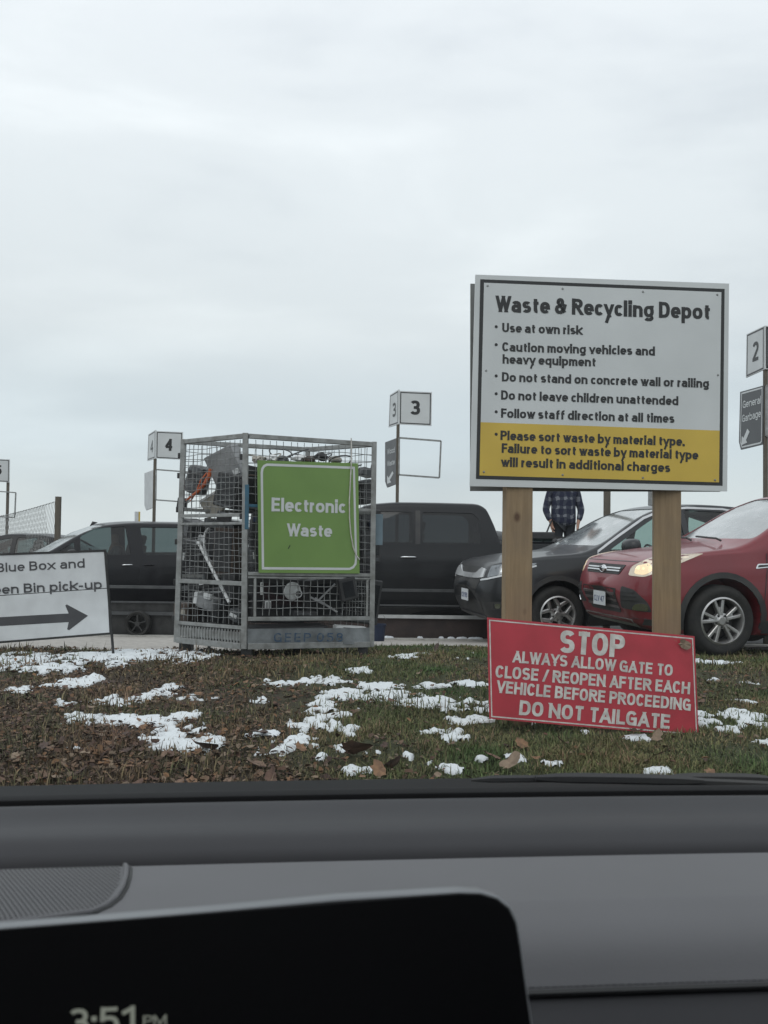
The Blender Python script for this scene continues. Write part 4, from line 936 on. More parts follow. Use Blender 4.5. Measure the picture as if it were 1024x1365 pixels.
# curved white rimmed tub
c = at(287, 728, 7.95); t = empty('wash_tub', c, 'dark round tub with a curved white rim edge', 'tub', GRP)
Mx = Matrix.Translation(c) @ Matrix.Rotation(R(78), 4, 'Y') @ Matrix.Rotation(R(20), 4, 'X')
mb = MB(); mb.lathe([(.15, 0), (.17, .2)], Mx, 28); mb.build('drum', J['dark'], t, smooth=40)
mb = MB(); mb.lathe([(.172, -.012), (.186, -.012), (.186, .006), (.172, .006)], Mx, 32, True); mb.build('rim', J['pale'], t, smooth=40)
a, b = LF(.22, .50, -.05), LF(.72, .21, -.05)
mb = MB(); mb.tube([a, a.lerp(b, .3), a.lerp(b, .6), b], .014, 8); tag(mb.build('tube_light', J['pale'], None, smooth=60), 'long white tube leaning diagonally behind the side mesh', 'tube', GRP)
mb = MB(); mb.tube([at(x, y, 7.72) for x, y in ((281, 625), (279, 634), (273, 645), (264, 655), (255, 662), (248, 667))], [.018, .02, .018, .015, .012, .008], 8); tag(mb.build('hose', J['orange'], None, smooth=60), 'bright orange hose draped across the upper left of the cage', 'hose', GRP)
mb = MB(); mb.tube([at(x, y, 7.75) for x, y in ((254, 668), (262, 655), (268, 640), (276, 630))], .008, 6); tag(mb.build('electric_cable', J['orange'], None, smooth=60), 'thin orange cable beside the hose', 'cable', GRP)
# white reel
c = at(390, 788, 7.58); t = empty('plastic_reel', c, 'round white reel with a small dark hub behind the lower front mesh', 'reel', GRP)
Mx = Matrix.Translation(c) @ FF.n.to_track_quat('Z', 'Y').to_matrix().to_4x4()
mb = MB(); mb.lathe([(.001, .012), (.07, .012), (.078, .006), (.08, 0), (.078, -.006), (.001, -.006)], Mx, 32); mb.build('disc', J['pale'], t, smooth=40)
mb = MB(); mb.lathe([(.001, .03), (.026, .03), (.03, .014)], Mx @ Matrix.Translation((.045, -.022, 0)), 16); mb.build('hub', J['dark'], t, smooth=40)
mb = MB(); mb.lathe([(.026, .016), (.036, .016), (.036, .03), (.026, .03)], Mx @ Matrix.Translation((.045, -.022, 0)), 16, True); mb.build('collar', J['pale'], t, smooth=40)
# grey V bracket
t = empty('metal_bracket', at(436, 800, 7.62), 'bent grey metal bracket shaped like an arrow behind the lower mesh', 'bracket', GRP)
for q in (((447, 778), (424, 801)), ((420, 797), (450, 816)), ((414, 796), (433, 806))):
    mb = MB(); mb.bar(at(*q[0], 7.62), at(*q[1], 7.60), .03, .014, bev=.003); mb.build('strip', J['grey'], t)
casebox(349.2, 784.5, 7.62, (.026, .02, .11), (0, 0, 22), 'pale', 'slim white power brick standing behind the lower mesh', 'adapter', 'power_adapter', [('plug', (0, -.012, .04), (.014, .008, .012), 'dark')], .004)
casebox(357.3, 806.5, 7.62, (.055, .02, .07), (0, 0, 22), 'pale', 'small white double socket behind the lower mesh', 'socket', 'wall_socket', [('outlet', (-.013, -.012, 0), (.014, .008, .05), 'grey'), ('outlet', (.013, -.012, 0), (.014, .008, .05), 'grey')], .004)
casebox(466, 839, 7.72, (.30, .10, .07), (0, 5, 24), 'pale', 'white appliance lid poking out above the base plate', 'lid', 'appliance_lid', [('glass', (.02, -.052, 0), (.20, .008, .04), 'dark')], .02)
casebox(382, 837, 7.62, (.68, .3, .05), (0, 0, 22), 'dark', 'flat black screen lying on the cage floor', 'television', 'television', [('edge_strip', (0, -.151, .01), (.6, .006, .01), 'mid')], .008)
t, c, Mx = casebox(484, 656, 7.95, (.12, .2, .22), (0, -12, 26), 'dark', 'black printer hanging at the upper right of the cage', 'printer', 'printer', [('paper_tray', (0, -.11, .09), (.13, .06, .03), 'mid')])
casebox(267, 720, 7.85, (.05, .05, .10), (20, 20, 0), 'pale', 'crumpled white scrap above the leaning tube', 'scrap', 'scrap', [('fold', (.02, -.02, .03), (.04, .02, .05), 'pale')], .015)
casebox(245, 742, 7.85, (.02, .02, .07), (0, 8, 0), 'pale', 'narrow white handset near the left rear post', 'handset', 'handset', [('earpiece', (0, -.01, .03), (.022, .02, .016), 'pale')], .006)
casebox(300, 700, 7.95, (.34, .2, .10), (0, 6, -25), 'dark', 'flat black player lying under the double rail', 'player', 'media_player', [('front_panel', (0, -.102, 0), (.32, .008, .07), 'mid')])
casebox(243, 672, 8.05, (.06, .1, .12), (0, 10, -20), 'dark', 'small black box at the far upper left of the heap', 'box', 'radio', [('dial', (0, -.052, .02), (.03, .008, .03), 'mid')])
casebox(497, 700, 8.05, (.12, .2, .10), (0, 0, 26), 'blue', 'dull blue housing at the right edge of the heap', 'housing', 'machine_housing', [('grille', (0, -.102, 0), (.09, .008, .06), 'mid')])
for px_, py_, Y_, sz_, rr_, m_, lab_, cat_, nm_, ex_ in (
 (258, 705, 8.0, (.20, .2, .16), (0, 14, -40), 'dark', 'black speaker box tipped behind the top of the leaning tube', 'loudspeaker', 'loudspeaker', [('speaker_cone', (0, -.103, 0), (.12, .01, .12), 'mid')]),
 (272, 770, 7.95, (.24, .2, .20), (0, -8, -28), 'dark', 'black computer tower lying under the leaning tube', 'computer', 'computer_tower', [('front_panel', (0, -.103, 0), (.2, .01, .05), 'mid'), ('port', (.05, -.105, -.06), (.05, .01, .015), 'pale')]),
 (312, 782, 7.75, (.14, .2, .24), (0, 5, -30), 'dark', 'narrow black amplifier behind the front corner post foot', 'amplifier', 'amplifier', [('knob_strip', (0, -.103, .05), (.1, .01, .03), 'mid')]),
 (251, 815, 8.0, (.18, .2, .16), (0, 0, -30), 'brown', 'brown wooden radio cabinet low beside the left rear post', 'radio', 'radio_cabinet', [('dial', (.03, -.103, 0), (.06, .01, .05), 'beige')]),
 (316, 820, 7.65, (.12, .1, .10), (0, 20, -30), 'mid', 'small grey transformer in the bottom front corner', 'transformer', 'transformer', [('label_strip', (0, -.052, 0), (.08, .006, .03), 'pale')]),
 (299, 690, 7.6, (.16, .02, .10), (5, 12, -26), 'mid', 'grey keyboard like panel poking out below the beige panel', 'keyboard', 'keyboard', [('key_bed', (0, -.012, 0), (.14, .006, .07), 'dark')]),
 (338, 700, 7.55, (.05, .1, .22), (0, 6, 20), 'dark', 'thin black set top box upright left of the green board', 'box', 'set_top_box', [('display', (0, -.052, .05), (.03, .006, .04), 'blue')]),
 (337, 745, 7.6, (.05, .1, .16), (0, -6, 20), 'mid', 'grey modem upright at the lower left of the green board', 'modem', 'modem', [('light_strip', (0, -.052, .03), (.01, .006, .06), 'pale')]),
 (486, 740, 7.9, (.12, .16, .14), (0, -8, 26), 'dark', 'black clock radio low at the right of the green board', 'radio', 'clock_radio', [('display', (0, -.082, .02), (.08, .006, .03), 'mid')]),
 (488, 630, 8.0, (.12, .14, .08), (0, 12, 26), 'mid', 'grey router resting on the printer at upper right', 'router', 'router', [('aerial', (.04, 0, .08), (.008, .008, .12), 'dark')]),
 (405, 818, 7.6, (.22, .1, .05), (0, 3, 22), 'dark', 'flat black disc player below the white reel', 'player', 'disc_player', [('disc_tray', (0, -.052, 0), (.12, .006, .012), 'mid')]),
 (463, 785, 7.62, (.16, .08, .20), (0, -12, 24), 'dark', 'black gaming console standing right of the metal bracket', 'console', 'games_console', [('front_panel', (0, -.042, 0), (.1, .006, .14), 'screen')])):
    casebox(px_, py_, Y_, sz_, rr_, m_, lab_, cat_, nm_, ex_)
# jumble on top: cables and small pale scraps
rj = random.Random(12)
for i, (cx, cy, col, lab) in enumerate(((385, 603, 'dark', 'looped black cord arching over the top of the heap'), (352, 610, 'beige', 'tan cord bundle above the left of the green board'), (420, 610, 'dark', 'black cord tangle above the middle of the green board'), (335, 640, 'brown', 'brown cord drooping beside the blue painted post'), (455, 614, 'dark', 'dark cord loop above the right of the green board'))):
    pts = []; ph = rj.uniform(0, 6)
    for k in range(26):
        tt = k / 25; pts.append(at(cx + (tt - .5) * 46 + 9 * math.sin(tt * 13 + ph), cy + 7 * math.sin(tt * 9 + ph) + 6 * abs(tt - .5), 7.75 + .12 * math.sin(tt * 11)))
    mb = MB(); mb.tube(pts, .006, 5); tag(mb.build('cord', J[col], None, smooth=60), lab, 'cord', GRP)
for i, (cx, cy, sz, m, lab) in enumerate(((345, 612, .05, 'beige', 'crumpled tan scrap beside the front corner post top'), (362, 611, .045, 'pale', 'crumpled pale scrap above the letter E of the green board'), (398, 611, .05, 'pale', 'crumpled white scrap on the middle of the heap'), (412, 612, .05, 'brown', 'brown crushed scrap on the middle of the heap'), (428, 609, .055, 'dark', 'round black knob like lump on the heap'), (376, 613, .05, 'mid', 'grey crushed scrap on the left of the heap'), (446, 613, .05, 'beige', 'tan crushed scrap on the right of the heap'))):
    c = at(cx, cy, 7.72); bm = bmesh.new(); bmesh.ops.create_icosphere(bm, subdivisions=2, radius=sz)
    for v in bm.verts: v.co *= rj.uniform(.6, 1.25); v.co.z *= .7; v.co.x *= 1.3
    mb = MB(); mb.bm.free(); bm.transform(Matrix.Translation(c)); mb.bm = bm; tag(mb.build('scrap', J[m], None), lab, 'scrap', GRP)
# ------------------------------------------------------------------ vehicles (x from nose to tail, -y the side towards the camera)
def build_body(S):
    top, bot, wid, belt = pchip(S['top']), pchip(S['bot']), pchip(S['wid']), pchip(S['belt']); L = S['L']
    tum = S.get('tumble', .40); er = S.get('edge', .07); crown = S.get('crown', .035)
    xs = np.unique(np.r_[0, .012, .03, .06, .10, .15, .21, .28, np.arange(.36, L - .3, .055), L - .28, L - .2, L - .13, L - .08, L - .04, L - .015, L, S.get('xs', [])])
    rings = []
    rk = S.get('rake', .10)
    for x in xs:
        W = float(wid(x)); zb = float(bot(x)); zt = float(top(x)); zs = min(float(belt(x)), zt - .035); half = []
        for t in (0, .5, .85): half.append((W * .90 * t, zb))
        for t in np.linspace(0, 1, 15):
            z = zb + (zs - zb) * (t * .985 + .015)
            y = W * (1 - .075 * max(0, (1 - t / .42)) ** 2 - .055 * max(0, (t - .42) / .58) ** 2.2)
            y += .010 * math.exp(-((t - .80) / .045) ** 2) * min(1, x / .8) * min(1, (L - x) / .5); half.append((y, z))
        yE = half[-1][0]; zF = zt - min(er, (zt - zs) * .7); yF = max(.05, yE - tum * (zF - zs) - .010)
        for t in np.linspace(.12, 1, 7): half.append((yE + (yF - yE) * t - .012 * math.sin(math.pi * t) * 0 + .018 * math.sin(math.pi * t) * min(1, (zt - zs) / .4), zs + (zF - zs) * t))
        yG = yF - er * .95
        for a in (25, 50, 72): half.append((yG + (yF - yG) * math.cos(R(a)), zF + (zt - crown * (yG / .75) ** 2 - zF) * math.sin(R(a))))
        for t in (1, .8, .6, .4, .2, 0):
            y = yG * t; half.append((y, zt - crown * (y / .75) ** 2))
        ring = half + [(-y, z) for y, z in half[-2:0:-1]]
        rr = []
        for y, z in ring:
            xx = x + rk * (max(0, z - S.get('zn', .55)) / .45) ** 1.6 * math.exp(-x / .35) + .10 * max(0, (S.get('zn', .55) - z) / .3) ** 1.5 * math.exp(-x / .2)
            xx -= .14 * max(0, (z - .9) / .5) * math.exp(-(L - x) / .2)
            rr.append((xx, y, z))
        rings.append(rr)
    n = len(rings[0]); V = [p for r_ in rings for p in r_]; F = []
    for i in range(len(rings) - 1):
        for k in range(n): F.append((i * n + k, i * n + (k + 1) % n, (i + 1) * n + (k + 1) % n, (i + 1) * n + k))
    for ri, sgn in ((0, -1), (len(rings) - 1, 1)):              # bulged end caps
        rg = [Vector(p) for p in rings[ri]]; c = sum(rg, Vector()) / n; prev = [ri * n + k for k in range(n)]
        for s in (.85, .6, .3):
            base_ = len(V); b_ = S.get('bulge', .05) * (1 - s * s) * sgn
            V += [tuple(Vector((p.x * 1, c.y + (p.y - c.y) * s, c.z + (p.z - c.z) * s)) + Vector((b_, 0, 0))) for p in rg]
            cur = list(range(base_, base_ + n))
            for k in range(n): F.append((prev[k], prev[(k + 1) % n], cur[(k + 1) % n], cur[k]))
            prev = cur
        V.append((c.x + S.get('bulge', .05) * sgn, c.y, c.z))
        for k in range(n): F.append((prev[k], prev[(k + 1) % n], len(V) - 1))
    bm = bmesh.new(); vv = [bm.verts.new(v) for v in V]
    for f in F: bm.faces.new([vv[i] for i in f])
    bmesh.ops.remove_doubles(bm, verts=bm.verts, dist=1e-5); bmesh.ops.recalc_face_normals(bm, faces=bm.faces)
    return bm
def bm_to_me(bm, name='m'):
    me = bpy.data.meshes.new(name); bm.to_mesh(me); return me
def prism_bm(poly, fn0, fn1):
    bm = bmesh.new(); n = len(poly); a = [bm.verts.new(fn0(*p)) for p in poly]; b = [bm.verts.new(fn1(*p)) for p in poly]
    bm.faces.new(a[::-1]); bm.faces.new(b)
    for i in range(n): bm.faces.new((a[i], a[(i + 1) % n], b[(i + 1) % n], b[i]))
    bmesh.ops.recalc_face_normals(bm, faces=bm.faces); return bm
def transfer_normals(me, bvh, src):
    """smooth normals of the uncut shell carried over to the cut one"""
    vn = [v.normal.copy() for v in src.verts]; fv = [[v.index for v in f.verts] for f in src.faces]; co = [v.co.copy() for v in src.verts]
    out = []; me.update()
    nr = [p.normal.copy() for p in me.polygons]; cache = {}
    for p in me.polygons:
        for li in p.loop_indices:
            vi = me.loops[li].vertex_index
            if vi not in cache:
                loc, nn_, idx, dist = bvh.find_nearest(me.vertices[vi].co)
                if dist < .0015:
                    w = [(1 / (1e-5 + (co[i] - loc).length), vn[i]) for i in fv[idx]]; m = Vector()
                    for a, b in w: m += b * a
                    cache[vi] = m.normalized()
                else: cache[vi] = None
            m = cache[vi]
            out.append(m if m is not None and m.dot(nr[p.index]) > .55 else nr[p.index])
    me.polygons.foreach_set('use_smooth', [True] * len(me.polygons)); me.normals_split_custom_set(out)
class Skin:
    """the uncut body surface, used to lay panels, glass and lamps on it"""
    def __init__(s, bm): s.bvh = BVHTree.FromBMesh(bm); bm.normal_update()
    def hit(s, o, d):
        r_ = s.bvh.ray_cast(Vector(o), Vector(d))
        if r_[0] is None: r_ = s.bvh.find_nearest(Vector(o) + Vector(d) * 1.0)
        return r_[0], r_[1]
def patch(skin, poly, view, off, thick, step=.05):
    """poly in (a,b); view 'side' (x,z) seen from -y, 'far' the same from +y, 'front' (y,z) seen from the nose, 'rear'"""
    bm = bmesh.new(); bm.faces.new([bm.verts.new((a, b, 0)) for a, b in poly])
    xs_ = [p[0] for p in poly]; ys_ = [p[1] for p in poly]
    for ax, lo, hi in ((0, min(xs_), max(xs_)), (1, min(ys_), max(ys_))):
        k = max(1, int((hi - lo) / step))
        for i in range(1, k):
            co = [0, 0, 0]; co[ax] = lo + (hi - lo) * i / k; no = [0, 0, 0]; no[ax] = 1
            bmesh.ops.bisect_plane(bm, geom=bm.verts[:] + bm.edges[:] + bm.faces[:], plane_co=co, plane_no=no)
    bd = [e for e in bm.edges if e.is_boundary]; bmesh.ops.subdivide_edges(bm, edges=[e for e in bd if e.calc_length() > step], cuts=1)
    if view == 'side': O = lambda a, b: ((a, -3, b), (0, 1, 0))
    elif view == 'far': O = lambda a, b: ((a, 3, b), (0, -1, 0))
    elif view == 'quarter': O = lambda a, b: ((a * .7071 - 2.1, -a * .7071 - 2.1, b), (.7071, .7071, 0))
    elif view == 'farquarter': O = lambda a, b: ((a * .7071 - 2.1, a * .7071 + 2.1, b), (.7071, -.7071, 0))
    elif view == 'front': O = lambda a, b: ((-3, a, b), (1, 0, 0))
    elif view == 'rear': O = lambda a, b: ((9, a, b), (-1, 0, 0))
    inner = {}
    for v in bm.verts:
        o, d = O(v.co.x, v.co.y); h_, nn_ = skin.hit(o, d)
        if nn_.dot(Vector(d)) > 0: nn_ = -nn_
        nn_ = (nn_ * .6 - Vector(d) * .4).normalized()
        v.co = h_ + nn_ * off; inner[v] = h_ + nn_ * (off - thick)
    if thick:
        fs = bm.faces[:]; be = [e for e in bm.edges if e.is_boundary]
        nv = {v: bm.verts.new(inner[v]) for v in set(w for e in be for w in e.verts)}
        for e in be:
            a, b = e.verts
            try: bm.faces.new((a, b, nv[b], nv[a]))
            except ValueError: pass
    bmesh.ops.recalc_face_normals(bm, faces=bm.faces); return bm
def add_patch(skin, t, name, poly, view, off, thick, m, step=.05, parent=None):
    bm = patch(skin, poly, view, off, thick, step); me = bm_to_me(bm, name); bm.free(); smooth_me(me, 40)
    return link(name, me, m, parent or t)
def ring_poly(cx, cz, r0, r1, a0, a1, n=20):
    return [(cx + r1 * math.cos(R(a)), cz + r1 * math.sin(R(a))) for a in np.linspace(a0, a1, n)] + [(cx + r0 * math.cos(R(a)), cz + r0 * math.sin(R(a))) for a in np.linspace(a1, a0, n)]
def shape_round(poly, r=.03, k=3):
    out = []; n = len(poly)
    for i in range(n):
        p = Vector(poly[i]).to_2d(); a = Vector(poly[i - 1]).to_2d(); b = Vector(poly[(i + 1) % n]).to_2d()
        ra = min(r, (a - p).length * .45); rb = min(r, (b - p).length * .45); pa = p + (a - p).normalized() * ra; pb = p + (b - p).normalized() * rb
        for j in range(k + 1):
            t = j / k; out.append(tuple(pa * (1 - t) ** 2 + p * 2 * t * (1 - t) + pb * t * t))
    return out
def wheel(t, x, y, z, r, rr, style, side=-1, w=.225):
    """side -1: face towards -y"""
    M0 = Matrix.Translation((x, y, z)) @ Matrix.Rotation(R(90) * (1 if side < 0 else -1), 4, 'X')   # local z -> outward
    e = bpy.data.objects.new('wheel', None); COL.objects.link(e); e.parent = t; e.empty_display_size = .1; WM[e.name] = WM[t.name].copy()
    mb = MB(); h_ = w / 2
    mb.lathe([(rr - .01, -h_), (rr + .03, -h_ - .006), (r - .035, -h_ - .004), (r - .008, -h_ + .03), (r, -h_ + .05), (r, h_ - .05), (r - .008, h_ - .03), (r - .035, h_ + .004), (r - .06, h_ + .010), (rr + .03, h_ + .006), (rr - .004, h_ - .004), (rr - .012, h_ - .03), (rr - .015, -h_)], M0, 48, True)
    mb.build('tyre', M['tyre'], e, world=False, smooth=50)
    mb = MB(); mb.lathe([(rr - .004, h_ - .004), (rr - .02, h_ + .004), (rr - .03, h_ - .012), (rr - .035, h_ - .09), (rr - .03, -h_ + .01)], M0, 48)
    bmesh.ops.delete(mb.bm, geom=[f for f in mb.bm.faces if len(f.verts) > 8], context='FACES_ONLY')
    o = h_ - .028
    def sp(a0, r0, a1, r1, w0, w1, z0=o, z1=o, th=.035):
        p0 = Vector((math.cos(R(a0)) * r0, math.sin(R(a0)) * r0, z0)); p1 = Vector((math.cos(R(a1)) * r1, math.sin(R(a1)) * r1, z1)); d = (p1 - p0).normalized(); s = Vector((0, 0, 1)).cross(d).normalized()
        vs_ = []
        for p, ww in ((p0, w0), (p1, w1)):
            for zz, f in ((-th, 1.25), (0, 1), (.006, .55)):
                vs_ += [p + s * ww * f / 2 + Vector((0, 0, zz)), p - s * ww * f / 2 + Vector((0, 0, zz))]
        vs_ = [M0 @ v for v in vs_]
        mb._geo(vs_, [[0, 2, 8, 6], [2, 4, 10, 8], [4, 5, 11, 10], [5, 3, 9, 11], [3, 1, 7, 9], [0, 1, 3, 5, 4, 2], [6, 8, 10, 11, 9, 7]])
    R_ = rr - .022
    if style == 'ten':
        for k in range(5):
            a = 90 + k * 72 + 8
            sp(a - 9, .06, a - 12.5, R_, .030, .034); sp(a + 9, .06, a + 12.5, R_, .030, .034)
            sp(a, .04, a, R_ * .62, .07, .03, o - .01, o - .012)
    elif style == 'y':
        for k in range(5):
            a = 90 + k * 72 - 14
            sp(a, .04, a, R_ * .56, .046, .05); sp(a, R_ * .52, a - 25, R_, .045, .040); sp(a, R_ * .52, a + 25, R_, .045, .040)
    else:
        for k in range(6): sp(k * 60 + 10, .05, k * 60 + 10, R_, .05, .075)
    mb.lathe([(.001, o + .012), (.035, o + .012), (.045, o + .004), (.082, o - .004), (.085, o - .04)], M0, 24)
    mb.build('rim', M['alloydark' if style == 'six' else 'alloy'], e, world=False, smooth=35)
    mb = MB()
    for k in range(5):
        a = R(k * 72 + 54); mb.lathe([(.011, o - .004), (.011, o + .012), (.006, o + .016), (.0001, o + .016)], M0 @ Matrix.Translation((.062 * math.cos(a), .062 * math.sin(a), 0)), 8)
    mb.build('wheel_nuts', M['darksteel'], e, world=False)
    mb = MB(); mb.lathe([(.001, o - .08), (R_ * .74, o - .08), (R_ * .74, o - .10), (R_ * .2, o - .10)], M0, 28)
    mb.lathe([(.001, -h_ + .04), (R_, -h_ + .04)], M0, 28); mb.build('brake_disc', M['rotor'], e, world=False)
    return e
def vehicle(name, label, cat, S, paint, loc, rz, group='vehicles parked along the wall'):
    t = empty(name, loc, label, cat, group, rz)
    body = build_body(S); body.normal_update(); skin = Skin(body); src = body.copy(); src.verts.ensure_lookup_table(); src.faces.ensure_lookup_table(); src.normal_update()
    cut = []
    wr = S['wheel_r']; wz = wr
    hwm = max(w for _, w in S['wid'])
    for wx in S['axles']:
        a = bmesh.new(); bmesh.ops.create_cone(a, cap_ends=True, segments=40, radius1=wr + S.get('archgap', .055), radius2=wr + S.get('archgap', .055), depth=.72)
        for sy in (-1, 1):
            b = a.copy(); b.transform(Matrix.Translation((wx, sy * (hwm - .04), wz + .015)) @ Matrix.Rotation(R(90), 4, 'X')); cut.append(b)
        a.free()
    top, belt, wid = pchip(S['top']), pchip(S['belt']), pchip(S['wid']); cx, rx, ex, tx = S['cab']     # cowl, roof start, roof end, tail of cabin
    tum = S.get('tumble', .40)
    def hw(x, z, inset): return float(wid(x)) * .945 - tum * max(0, z - float(belt(x))) - inset
    zr = float(top((rx + ex) / 2)); zb_ = float(belt(rx)) - .35
    cab = [(cx + .22, zb_), (cx + .22, float(top(cx + .22)) - .06), (rx + .05, float(top(rx + .05)) - .055), (ex, float(top(ex)) - .055), (tx - .12, float(belt(tx)) + .05), (tx - .12, zb_)]
    cut.append(prism_bm(cab, lambda x, z: (x, -hw((rx + ex) / 2, z, .085), z), lambda x, z: (x, hw((rx + ex) / 2, z, .085), z)))
    for w in S['windows']:
        cut.append(prism_bm(shape_round(w, .04), lambda x, z: (x, -1.3, z), lambda x, z: (x, 1.3, z)))
    z0, z1 = float(top(cx)) + .05, zr - .075; xm = (rx + cx) / 2
    ws = shape_round([(-(hw(cx, z0, .06)), z0), (hw(cx, z0, .06), z0), (hw(rx, z1, .07), z1), (-(hw(rx, z1, .07)), z1)], .06)
    cut.append(prism_bm(ws, lambda y, z: (cx - .25, y, z), lambda y, z: (rx + .35, y, z)))
    rz0 = float(belt(ex)) + .08
    rw = shape_round([(-(hw(ex, rz0, .12)), rz0), (hw(ex, rz0, .12), rz0), (hw(ex, z1, .12), z1 - .03), (-(hw(ex, z1, .12)), z1 - .03)], .05)
    cut.append(prism_bm(rw, lambda y, z: (ex - .2, y, z), lambda y, z: (tx + .35 if 'bed' not in S else tx + .12, y, z)))
    if 'bed' in S:
        b0, b1, bz = S['bed']; bb_ = bmesh.new(); bmesh.ops.create_cube(bb_, size=1); bb_.transform(Matrix.Translation(((b0 + b1) / 2, 0, bz + 1)) @ Matrix.Diagonal((b1 - b0, hwm * 2 - .22, 2, 1))); cut.append(bb_)
        bb_ = bmesh.new(); bmesh.ops.create_cube(bb_, size=1); bb_.transform(Matrix.Translation((b0 - .085, 0, 1.45)) @ Matrix.Diagonal((.025, 3, 1.9, 1))); cut.append(bb_)
    me = bm_to_me(body); cobs = []
    for c in cut:
        cm = bm_to_me(c); co = bpy.data.objects.new('c', cm); COL.objects.link(co); cobs.append(co); c.free()
    def mods(o):
        for co in cobs:
            m = o.modifiers.new('b', 'BOOLEAN'); m.operation = 'DIFFERENCE'; m.solver = 'EXACT'; m.object = co
    cutme = evaluated(me, mods)
    for co in cobs: bpy.data.objects.remove(co)
    transfer_normals(cutme, skin.bvh, src); cutme.name = 'body'; cutme.materials.clear()
    link('body', cutme, paint, t)
    # glass
    for w in S['windows']:
        q = [((a - sum(p[0] for p in w) / len(w)) * 1.02 + sum(p[0] for p in w) / len(w), (b - sum(p[1] for p in w) / len(w)) * 1.03 + sum(p[1] for p in w) / len(w)) for a, b in shape_round(w, .04)]
        for vw in ('side', 'far'): add_patch(skin, t, 'window', q, vw, -.010, 0, S.get('glass', M['clear']), .08)
    add_patch(skin, t, 'windshield', [(a * 1.01, b) for a, b in ws], 'front', -.008, 0, M['shield'], .09)
    add_patch(skin, t, 'rear_window', [(a * 1.01, b) for a, b in rw], 'rear', -.012, 0, M['tint'], .12)
    # wheels
    for wx in S['axles']:
        wheel(t, wx, -hwm + S.get('tuck', .135), wz, wr, S['rim_r'], S['style'], -1); wheel(t, wx, hwm - S.get('tuck', .135), wz, wr, S['rim_r'], S['style'], 1)
    # seats and steering wheel
    sb = float(belt(rx)) - .42; r0 = rx + .45
    rows = [r0, r0 + .95] if ex - r0 > .9 else [r0]
    for xr in rows:
        for sy in (-1, 1):
            mb = MB(); Mx = Matrix.Rotation(R(14), 3, 'Y')
            mb.box((xr, sy * .37, sb + .0), (.5, .48, .16), None, .05); mb.box((xr + .27, sy * .37, sb + .32), (.14, .46, .62), Mx, .05); mb.box((xr + .36, sy * .37, sb + .70), (.10, .26, .18), Mx, .04)
            mb.build('seat', M['seat'], t, world=False, smooth=40)
    mb = MB(); mb.tube([(rx + .02 + .06 * math.sin(a) * 0 - .10 * math.sin(a), -.37 + .18 * math.cos(a), sb + .38 + .17 * math.sin(a)) for a in np.linspace(0, 6.28, 20)], .014, 6); mb.build('steering_wheel', M['trim'], t, world=False)
    mb = MB(); mb.box(((cx + rx) / 2 + .02, 0, float(belt(cx)) - .10), (max(.3, (rx - cx) * .75), hwm * 1.62, .12), None, .04); mb.build('dashboard', M['trim'], t, world=False)
    return t, skin
def mirror(t, x, y, z, m, s=1):
    for sg in (-1, 1):
        mb = MB(); mb.bar((x + .02, sg * (y - .08), z - .06), (x, sg * (y + .05), z - .03), .07, .03)
        bm = bmesh.new(); bmesh.ops.create_uvsphere(bm, u_segments=16, v_segments=10, radius=1)
        for v in bm.verts:
            if v.co.x > .45: v.co.x = .45
            v.co.z = math.copysign(abs(v.co.z) ** .7, v.co.z); v.co.y = math.copysign(abs(v.co.y) ** .75, v.co.y)
        bm.transform(Matrix.Translation((x, sg * (y + .11), z)) @ Matrix.Diagonal((.085 * s, .115 * s, .075 * s, 1))); me = bm_to_me(bm); mb.bm.from_mesh(me); bm.free()
        mb.build('wing_mirror', m, t, world=False, smooth=40)
def handle(t, skin, x, z, m, L=.19, sides=(-1, 1), parent=None):
    for sg in sides:
        h_, n_ = skin.hit((x, sg * 3, z), (0, -sg, 0)); y = h_.y
        mb = MB(); p = [(x - L / 2, y + sg * .004, z), (x - L / 2 + .03, y + sg * .034, z + .004), (x + L / 2 - .03, y + sg * .034, z + .004), (x + L / 2, y + sg * .004, z)]
        mb.tube(p, [.009, .013, .013, .009], 8); mb.build('door_handle', m, t, world=False, smooth=60)
def plate(t, skin, z, w=.30, h_=.15, text='', x=None, parent=None):
    x = min(skin.hit((-3, a, z + b), (1, 0, 0))[0].x for a in (-w / 2, 0, w / 2) for b in (-h_ / 2, 0, h_ / 2)) - .03
    mb = MB(); mb.box((x, 0, z), (.008, w, h_), None, .002); p = mb.build('licence_plate', M['plate'], t, world=False)
    for co, F in text_mesh_at(text, .16, w * .84, h_ * .42, lambda a, b_, l: Vector((x - .006 - l, w * .42 - a, z - h_ * .24 + b_))):
        mb = MB(); mb._geo(co, F); mb.build('plate_lettering', M['plateblue'], p, world=False)
    return p

red_p = mat('dark_red_paint', (.21, .013, .022), (.18, .011, .019), scale=2, rough=.32, coat=.5, spec=.4, dirt=((.12, .085, .08), .8, .5))
charc_p = mat('charcoal_paint', (.020, .022, .025), (.017, .019, .022), scale=2, rough=.30, coat=.3, spec=.35, dirt=((.05, .048, .046), .8, .4))
black_p = mat('black_paint', (.013, .014, .016), (.011, .012, .014), scale=2, rough=.32, coat=.15, spec=.25, dirt=((.035, .035, .035), 1.0, .4))
black2_p = mat('black_minivan_paint', (.012, .012, .015), (.011, .011, .013), scale=2, rough=.3, coat=.15, spec=.25, dirt=((.03, .03, .03), .9, .4))

def place(px, Y, lx, ly, rz):
    """ground location so that local (lx,ly) stands at photo column px, distance Y"""
    w = at(px, 714, Y); q = Matrix.Rotation(R(rz), 2) @ Vector((lx, ly)); x, y = w.x - q.x, Y - q.y
    return x, y

